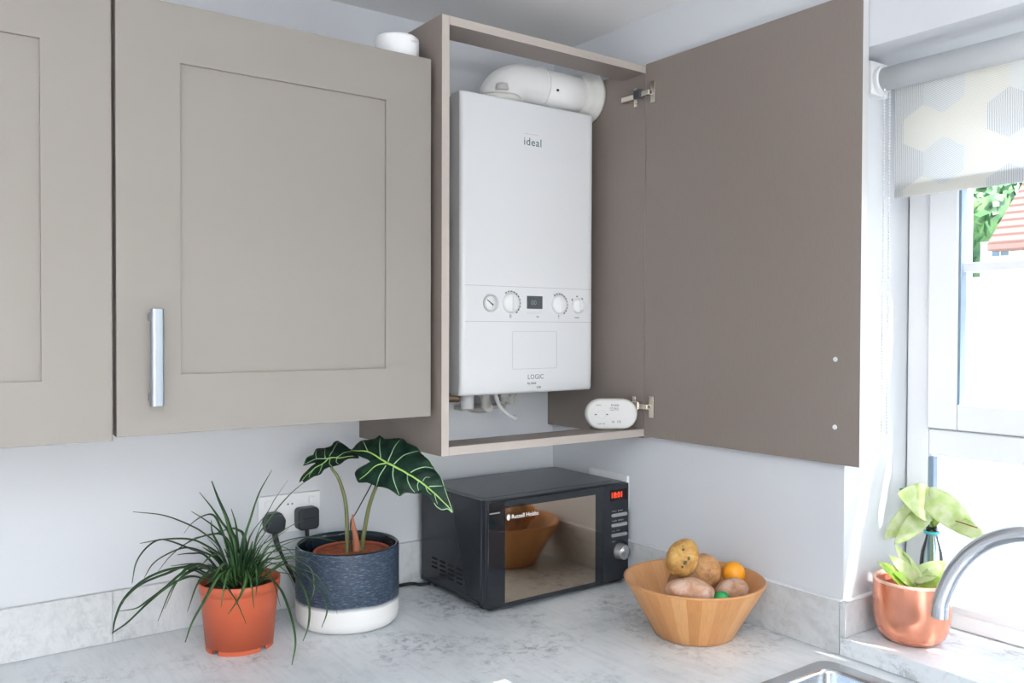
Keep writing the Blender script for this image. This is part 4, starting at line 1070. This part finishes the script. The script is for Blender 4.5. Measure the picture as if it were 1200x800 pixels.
bm = NB(); tube(bm, [T0 + Vector((.001, -.033, .172)), T0 + Vector((.001, -.034, .182)), T0 + Vector((.002, -.034, .192))], lambda t: .0062 * (1 - .8 * t * t), 10)
obj('red_bud', bm, 'red_tip', sp_)

# african mask plant in the blue and white pot
A0 = Vector((-.7022, -.1618, 0))
am = thing('potted_alocasia', A0, 'arrow-leaved plant with pale veins in a round blue and white ceramic pot', 'plant')
RO = .1106
bm = NB(); pr2 = [(0, .0003), (.086, .0003), (.100, .003), (.1075, .010), (RO, .024), (RO, .160), (RO - .0006, .1675), (RO - .004, .1700), (RO - .0075, .1675), (RO - .0085, .160), (RO - .0085, .020), (0, .016)]
lathe(bm, pr2, A0, 96, mi=[0] * 6 + [1] * 5)
obj('ceramic_pot', bm, ['two_tone_glaze', 'dark_glaze'], am)
IPO = (.012, .004)
ic = A0 + Vector((IPO[0], IPO[1], 0))
bm = lathe(NB(), [(0, .0205), (.060, .0205), (.0800, .142), (.0830, .1425), (.0835, .1500), (.0800, .1500), (.0790, .1440), (0, .1440)], ic, 64)
obj('inner_pot', bm, 'terracotta_plastic', am)
bm = lathe(NB(), [(0, .1442), (.0785, .1442), (.078, .1475), (.05, .1490), (0, .1500)], ic, 48); obj('soil', bm, 'clay_soil', am)
def lobed_leaf(D, name, amp):
    o, e1, e2, n_ = (Vector(D[k]) for k in ('o', 'e1', 'e2', 'n'))
    out = [Vector(p) for p in D['outline']]
    # smooth the outline
    sm2 = []
    L = len(out)
    for i in range(L):
        a, b, c, d_ = out[i - 1], out[i], out[(i + 1) % L], out[(i + 2) % L]
        for t in (0, .5):
            sm2.append(0.5 * ((2 * b) + (c - a) * t + (2 * a - 5 * b + 4 * c - d_) * t * t + (3 * b - a - 3 * c + d_) * t ** 3))
    veins = [(w, [Vector(p) for p in v]) for w, v in D['veins']]
    segs = [(v[i], v[i + 1]) for w, v in veins for i in range(len(v) - 1)]
    def dist(p):
        best = 1
        for a, b in segs:
            ab = b - a; t = max(0, min(1, (p - a).dot(ab) / max(ab.length_squared, 1e-9)))
            best = min(best, (p - a - ab * t).length)
        return best
    def H(p):
        d0 = dist(p)
        return amp * (1 - math.exp(-(d0 / .010) ** 2)) + .0035 * noise.noise(Vector((p.x * 45, p.y * 45, 3.1))) - p.length_squared * .9
    def at3(p, off=0.0): return A0 + o + e1 * p.x + e2 * p.y + n_ * (H(p) + off)
    xs = [p.x for p in out]; ys = [p.y for p in out]
    pts = list(sm2); st_ = .0045
    def inside(p):
        c = False; n = len(sm2)
        for i in range(n):
            a, b = sm2[i], sm2[i - 1]
            if (a.y > p.y) != (b.y > p.y) and p.x < (b.x - a.x) * (p.y - a.y) / (b.y - a.y) + a.x: c = not c
        return c
    y = min(ys)
    while y < max(ys):
        x = min(xs)
        while x < max(xs):
            q = Vector((x, y))
            if inside(q) and min((q - s).length for s in sm2) > st_ * .5: pts.append(q)
            x += st_
        y += st_
    nb = len(sm2)
    r = delaunay_2d_cdt(pts, [], [list(range(nb))], 1, 1e-6)
    bm = NB(); vs = [bm.verts.new(at3(p)) for p in r[0]]
    for f in r[2]:
        if len(set(f)) < 3: continue
        try: bm.faces.new([vs[i] for i in f]).smooth = True
        except ValueError: pass
    bmesh.ops.recalc_face_normals(bm, faces=bm.faces)
    lf = obj(name, bm, 'alocasia_green', am)
    so = lf.modifiers.new('t', 'SOLIDIFY'); so.thickness = .0006; so.offset = 0
    def sub(v, k=5):
        o_ = []
        for i in range(len(v) - 1):
            for j in range(k): o_.append(v[i] + (v[i + 1] - v[i]) * (j / k))
        return o_ + [v[-1]]
    bm = NB(); bm2 = NB()
    for w, v in veins:
        c = [Vector((q.x, q.y)) for q in catmull([(p.x, p.y, 0) for p in v], 5)]
        big = w > 1.25
        tube(bm2 if big else bm, [at3(p, .0004) for p in c], (lambda t, w=w: .0011 * w * (1 - .72 * t) + .0002), 6, 1, spline=False)
    c = [Vector((q.x, q.y)) for q in catmull([(p[0], p[1], 0) for p in D['border']], 4)]
    tube(bm, [at3(p, .0) for p in c], .00075, 6, 1, spline=False)
    obj('vein', bm, 'alocasia_vein', lf)
    obj('midrib', bm2, 'alocasia_midrib' if name == 'leaf' else 'alocasia_vein', lf)
lobed_leaf(BIG, 'leaf', .0030); lobed_leaf(SMALL, 'leaf', .0025)
sh = lambda L_: [A0 + Vector(p) for p in L_]
obj('stem', tube(NB(), sh(PET_BIG), lambda t: .0032 + .0020 * t, 12), 'alocasia_stem', am)
obj('stem', tube(NB(), sh(PET_SMALL), lambda t: .0026 + .0024 * t, 12), 'alocasia_stem', am)
obj('stem_sheath', tube(NB(), sh(SHEATH), lambda t: .0009 + .0085 * t ** .8, 12), 'stem_sheath', am)
obj('dark_shoot', tube(NB(), sh(SHOOT), .0014, 8), 'dark_stem', am)

# ------------------------------------------------------------ bowl of potatoes
W0 = Vector((-.150, -.657, 0))
bw = thing('wooden_bowl', W0, 'conical bamboo bowl on the worktop holding potatoes and an orange', 'bowl')
bm = lathe(NB(), [(0, .0003), (.079, .0003), (.0825, .003), (.1455, .1130), (.1465, .1155), (.1440, .1175), (.1390, .1165), (.0770, .012), (0, .010)], W0, 96, mi=[0, 0, 0, 1, 1, 1, 0, 0])
obj('bowl_shell', bm, ['bamboo', 'bamboo_rim'], bw)
def blob(name, c, r, rot, m_, label, cat, group=None, seed=0, amp=.10, marks=(), taper=0):
    c = Vector(c); t = thing(name, (c.x, c.y, c.z - r[2] * .95), label, cat, group) if marks else None
    bm = NB(); bmesh.ops.create_icosphere(bm, subdivisions=5, radius=1)
    Rm = Euler([radians(a) for a in rot]).to_matrix()
    def shape(d):
        k = 1 + amp * noise.noise(d * 1.15 + Vector((seed * 7.3, 0, 0))) + amp * .3 * noise.noise(d * 3.5 + Vector((0, seed * 3.1, 0)))
        q = Vector((d.x * r[0] * (1 + taper * d.z), d.y * r[1] * (1 + taper * d.z), d.z * r[2])) * k
        return Rm @ q
    for v in bm.verts: v.co = c + shape(v.co.normalized())
    for f in bm.faces: f.smooth = True
    if t:
        obj('skin', bm, m_, t)
        for mk in marks:
            d, s, mm, nm = mk
            # d is a direction in world space; find the surface point there
            dl = Rm.transposed() @ Vector(d).normalized()
            dl = Vector((dl.x / r[0], dl.y / r[1], dl.z / r[2])).normalized()
            p = c + shape(dl)
            b2 = NB(); bmesh.ops.create_icosphere(b2, subdivisions=2, radius=1)
            for v in b2.verts: v.co = p + v.co * s * (.8 + .5 * noise.noise(v.co * 3 + p * 50))
            for f in b2.faces: f.smooth = True
            obj(nm, b2, mm, t)
        return t
    return tag(obj(name, bm, m_, None, loc=(c.x, c.y, c.z - r[2])), label, cat, group)
vd = (-.52, -.78, .15)
G = 'potatoes in the bowl'
blob('potato', (-.1900, -.6620, .1650), (.0310, .0330, .0395), (8, 25, 0), 'potato_gold', 'golden potato with green sprouting eyes, topmost on the pile', 'potato', G, 1, .07,
     marks=[((-.62, -.76, -.02), .0050, 'sprout', 'sprout'), ((-.42, -.86, .22), .0042, 'sprout', 'sprout'), ((-.60, -.60, .85), .0034, 'sprout', 'sprout'), ((-.72, -.62, -.30), .003, 'sprout', 'sprout')])
blob('potato', (-.1080, -.6500, .1200), (.0320, .0320, .0385), (-5, -12, 30), 'potato_tan', 'upright tan potato between the golden one and the orange', 'potato', G, 2, .08,
     marks=[((-.45, -.80, .35), .0024, 'potato_brown', 'eye'), ((-.60, -.75, .1), .002, 'potato_brown', 'eye')])
blob('potato', (-.2120, -.7010, .1090), (.0500, .0310, .0270), (0, 6, -38), 'potato_dusty', 'large pinkish potato lying at the front left of the bowl', 'potato', G, 3, .09)
blob('potato', (-.1020, -.7180, .0960), (.0355, .0280, .0250), (0, -4, -30), 'potato_dusty', 'pale pinkish potato lying at the front right of the bowl', 'potato', G, 4, .08)
blob('potato', (-.1520, -.6300, .0960), (.0330, .0340, .0450), (15, 20, 0), 'potato_brown', 'brown potato half hidden beneath the golden one', 'potato', G, 5, .08)
blob('potato', (-.1500, -.6650, .0440), (.0460, .0380, .0290), (0, 0, 40), 'potato_brown', 'brown potato at the bottom of the bowl under the others', 'potato', G, 6, .08)
blob('orange', (-.0560, -.6830, .1160), (.0245, .0245, .0240), (0, 0, 0), 'orange_peel', 'small bright orange fruit at the right side of the bowl', 'orange', None, 7, .015)
blob('lime', (-.1515, -.7300, .0905), (.0190, .0160, .0150), (0, 0, -30), 'green_skin', 'green lime peeping over the front rim of the bowl', 'lime', None, 8, .03)

# ------------------------------------------------------------ copper pot and pothos on the sill
K0 = Vector((.0874, -.9967, SH))
cpn = thing('potted_pothos', K0, 'pale variegated trailing plant in a shiny copper pot on the window sill', 'plant')
bm = lathe(NB(), [(0, .0003), (.038, .0003), (.050, .004), (.060, .014), (.0665, .030), (.0695, .055), (.0700, .115), (.0695, .1190), (.0675, .1205), (.0655, .1190), (.0650, .110), (.0640, .030), (0, .012)], K0, 80, mi=[0] * 6 + [1] * 4 + [0] * 2)
obj('copper_pot', bm, ['copper', 'copper_rim'], cpn)
obj('inner_pot', lathe(NB(), [(0, .0125), (.046, .0125), (.0615, .105), (.0630, .1115), (.0600, .1115), (.0585, .098), (0, .098)], K0, 48), 'terracotta_plastic', cpn)
obj('compost', lathe(NB(), [(0, .0982), (.058, .0982), (.057, .1015), (0, .104)], K0, 40), 'clay_soil', cpn)
def heart(base, tip, nrm, wid, m_, parent, curl=.15, folds=.12):
    base, tip = Vector(base), Vector(tip); ax = tip - base; Ln = ax.length; ax.normalize()
    n_ = Vector(nrm); n_ = (n_ - ax * n_.dot(ax)).normalized(); s = ax.cross(n_)
    bm = NB(); NU, NV = 14, 10; grid = []
    for i in range(NU + 1):
        t = i / NU
        prof = (sin(pi * min(1, t ** .62)) ** .75) if t < 1 else 0
        back = -.12 * (1 - t) ** 4
        row = []
        for j in range(NV + 1):
            q = (j / NV) * 2 - 1
            xx = t - .16 * (abs(q) ** 1.5) * (1 - t) ** 3 * 2.0
            h = -curl * Ln * t * t + folds * wid * abs(q) * prof
            row.append(bm.verts.new(base + ax * (xx * Ln) + s * (q * wid * max(prof, .02)) + n_ * h))
        grid.append(row)
    for i in range(NU):
        for j in range(NV):
            bm.faces.new((grid[i][j], grid[i][j + 1], grid[i + 1][j + 1], grid[i + 1][j])).smooth = True
    o = obj('leaf', bm, m_, parent)
    so = o.modifiers.new('t', 'SOLIDIFY'); so.thickness = .0005; so.offset = 0
    return o
def Kp(x, y, z): return (K0.x + x, K0.y + y, z)
def stem(pts, parent, r=.0014, m_='pothos_stem'): obj('stem', tube(NB(), pts, r, 8), m_, parent)
# in the copper pot
for b, t, n, w, mm in [
    ((.060, -1.000, .150), (.004, -.985, .199), (-.5, -.5, .75), .017, 'pothos_green'),
    ((.070, -1.010, .150), (.028, -1.000, .178), (-.4, -.7, .6), .013, 'pothos_green'),
    ((.075, -1.012, .155), (.030, -.990, .205), (-.7, -.5, .5), .014, 'pothos_pale'),
    ((.080, -1.015, .165), (.120, -1.048, .196), (-.5, -.6, .7), .017, 'pothos_pale'),
    ((.082, -1.015, .160), (.118, -1.058, .180), (-.4, -.6, .7), .014, 'pothos_green'),
    ((.078, -1.020, .152), (.098, -1.055, .166), (-.5, -.7, .5), .013, 'pothos_green'),
    ((.075, -1.010, .165), (.050, -.985, .222), (-.8, -.5, .2), .012, 'pothos_pale'),
    ((.085, -1.000, .160), (.105, -.975, .195), (-.5, -.8, .4), .016, 'pothos_pale')]:
    heart(b, t, n, w, mm, cpn)
stem([(.076, -1.010, SH + .10), (.074, -1.008, .158), (.070, -1.002, .190), (.060, -.995, .208)], cpn, .0022)
stem([(.080, -1.012, SH + .10), (.082, -1.014, .160), (.092, -1.025, .178)], cpn, .0018)
stem([(.066, -1.004, SH + .10), (.060, -1.000, .150)], cpn, .0014)
# clear bottle with cuttings standing behind the pot
Q0 = Vector((.1825, -.985, SH))
bt = thing('bottle', Q0, 'clear bottle with a teal neck ring behind the copper pot, holding leafy cuttings', 'bottle')
bm = lathe(NB(), [(0, .0004), (.019, .0004), (.0215, .004), (.0220, .02), (.0220, .135), (.0195, .155), (.0120, .180), (.0110, .186), (.0110, .205), (.0100, .205), (.0100, .186), (.0110, .179), (.0185, .154), (.0210, .134), (.0210, .02), (.019, .006), (0, .004)], Q0, 40)
obj('bottle_body', bm, 'clear_plastic', bt)
obj('neck_ring', lathe(NB(), [(.0113, .190), (.0150, .190), (.0155, .1925), (.0150, .1955), (.0113, .1955), (.0113, .190)], Q0, 32), 'teal_plastic', bt)
cut = thing('plant_cutting', (Q0.x, Q0.y, SH + .02), 'pale green leaf cuttings standing in the clear bottle on the window sill', 'plant')
for b, t, n, w, mm in [
    ((.170, -.985, .285), (.080, -.985, .318), (-.62, -.70, .35), .036, 'pothos_pale'),
    ((.168, -.996, .298), (.160, -1.085, .243), (-.70, -.50, .45), .030, 'pothos_pale'),
    ((.160, -.982, .272), (.098, -.960, .212), (-.75, -.65, .1), .020, 'pothos_pale'),
    ((.160, -.975, .285), (.098, -.938, .215), (-.6, -.8, .1), .026, 'pothos_pale'),
    ((.150, -.975, .300), (.128, -.948, .317), (-.6, -.75, .2), .012, 'pothos_deep'),
    ((.160, -.990, .288), (.135, -.970, .290), (-.5, -.6, .6), .012, 'pothos_green'),
    ((.170, -1.000, .255), (.165, -1.013, .290), (-.8, -.6, .1), .008, 'pothos_green'),
    ((.165, -1.040, .262), (.150, -1.105, .250), (-.6, -.5, .6), .017, 'pothos_pale')]:
    heart(b, t, n, w, mm, cut)
stem([(.183, -.985, .07), (.182, -.985, .20), (.180, -.985, .245), (.171, -.985, .285)], cut, .0018)
stem([(.184, -.987, .08), (.183, -.987, .22), (.176, -.990, .262), (.168, -.990, .286)], cut, .0016)
stem([(.181, -.983, .08), (.181, -.984, .22), (.172, -.984, .25), (.160, -.988, .263)], cut, .0014)
stem([(.183, -.984, .09), (.182, -.984, .235), (.172, -.980, .262), (.160, -.975, .270), (.151, -.975, .300)], cut, .0014)
stem([(.182, -.988, .10), (.180, -.989, .235), (.174, -1.005, .262), (.165, -1.040, .264), (.150, -1.088, .262)], cut, .0011, 'stem_sheath')


# ------------------------------------------------------------ outdoors
struct('ground', B(0.55, 40, -30, 40, -1.25, -1.15), 'garden_ground')
fence = thing('garden_wall', (5.0, 2, -1.15), 'long white garden wall outside the window', 'wall')
obj('wall_panel', B(5.0, 5.14, -12, 14, -1.15, .98), 'render_white', fence, bevel=.01)
obj('coping', B(4.97, 5.17, -12, 14, .981, 1.02), 'render_white', fence, bevel=.01)
hs = thing('house', (15.5, 5.5, -1.15), 'white neighbouring house with a brown tiled roof seen through the window', 'house')
obj('house_wall', B(14.3, 20, 1.0, 5.55, -1.15, 2.2), 'render_white', hs)
bm = NB(); prism(bm, [(13.9, 2.12), (17.1, 5.0), (20.3, 2.12), (20.3, 2.0), (13.9, 2.0)], 'Y', 0.6, 5.25)
obj('roof', bm, 'roof_tiles', hs)
wf = obj('house_window', B(14.22, 14.32, 5.02, 5.33, 1.90, 2.16), 'render_white', hs)
bm = NB()
for a, b in ((5.04, 5.16), (5.19, 5.31)):
    for c, d_ in ((1.92, 2.02), (2.04, 2.14)): box(bm, 14.20, 14.235, a, b, c, d_)
obj('pane', bm, 'house_pane', wf)
random.seed(11)
def tree(x, y, r, h, label, seed):
    t = thing('tree', (x, y, -1.15), label, 'tree', 'trees behind the neighbouring house')
    bm = NB(); cyl(bm, (x, y, -1.15), (x, y, h), .22, .12, 12); obj('trunk', bm, 'bark', t)
    bm = NB(); rnd = random.Random(seed)
    for k in range(1500):
        d = Vector((rnd.gauss(0, 1), rnd.gauss(0, 1), rnd.gauss(0, 1))).normalized()
        rr_ = r * (.55 + .5 * rnd.random()) * (1 + .25 * noise.noise(d * 2 + Vector((seed, 0, 0))))
        p = Vector((x, y, h)) + Vector((d.x * rr_, d.y * rr_, d.z * rr_ * .9))
        u = Vector((rnd.gauss(0, 1), rnd.gauss(0, 1), rnd.gauss(0, 1))).normalized(); w = u.orthogonal().normalized(); s = .10 + .12 * rnd.random()
        bm.faces.new([bm.verts.new(p + u * s), bm.verts.new(p + w * s * .6), bm.verts.new(p - u * s), bm.verts.new(p - w * s * .6)])
    bmesh.ops.create_icosphere(bm, subdivisions=3, radius=r * .72, matrix=Matrix.Translation((x, y, h)))
    obj('crown', bm, 'tree_leaves', t)
tree(19.0, 8.6, 2.2, 3.2, 'dark green leafy tree left of the neighbouring roof', 1)
tree(25.5, 4.0, 2.6, 4.6, 'tall green tree rising behind the neighbouring roof', 2)
tree(27.0, 12.5, 2.6, 4.4, 'tree farthest left behind the neighbouring house', 3)
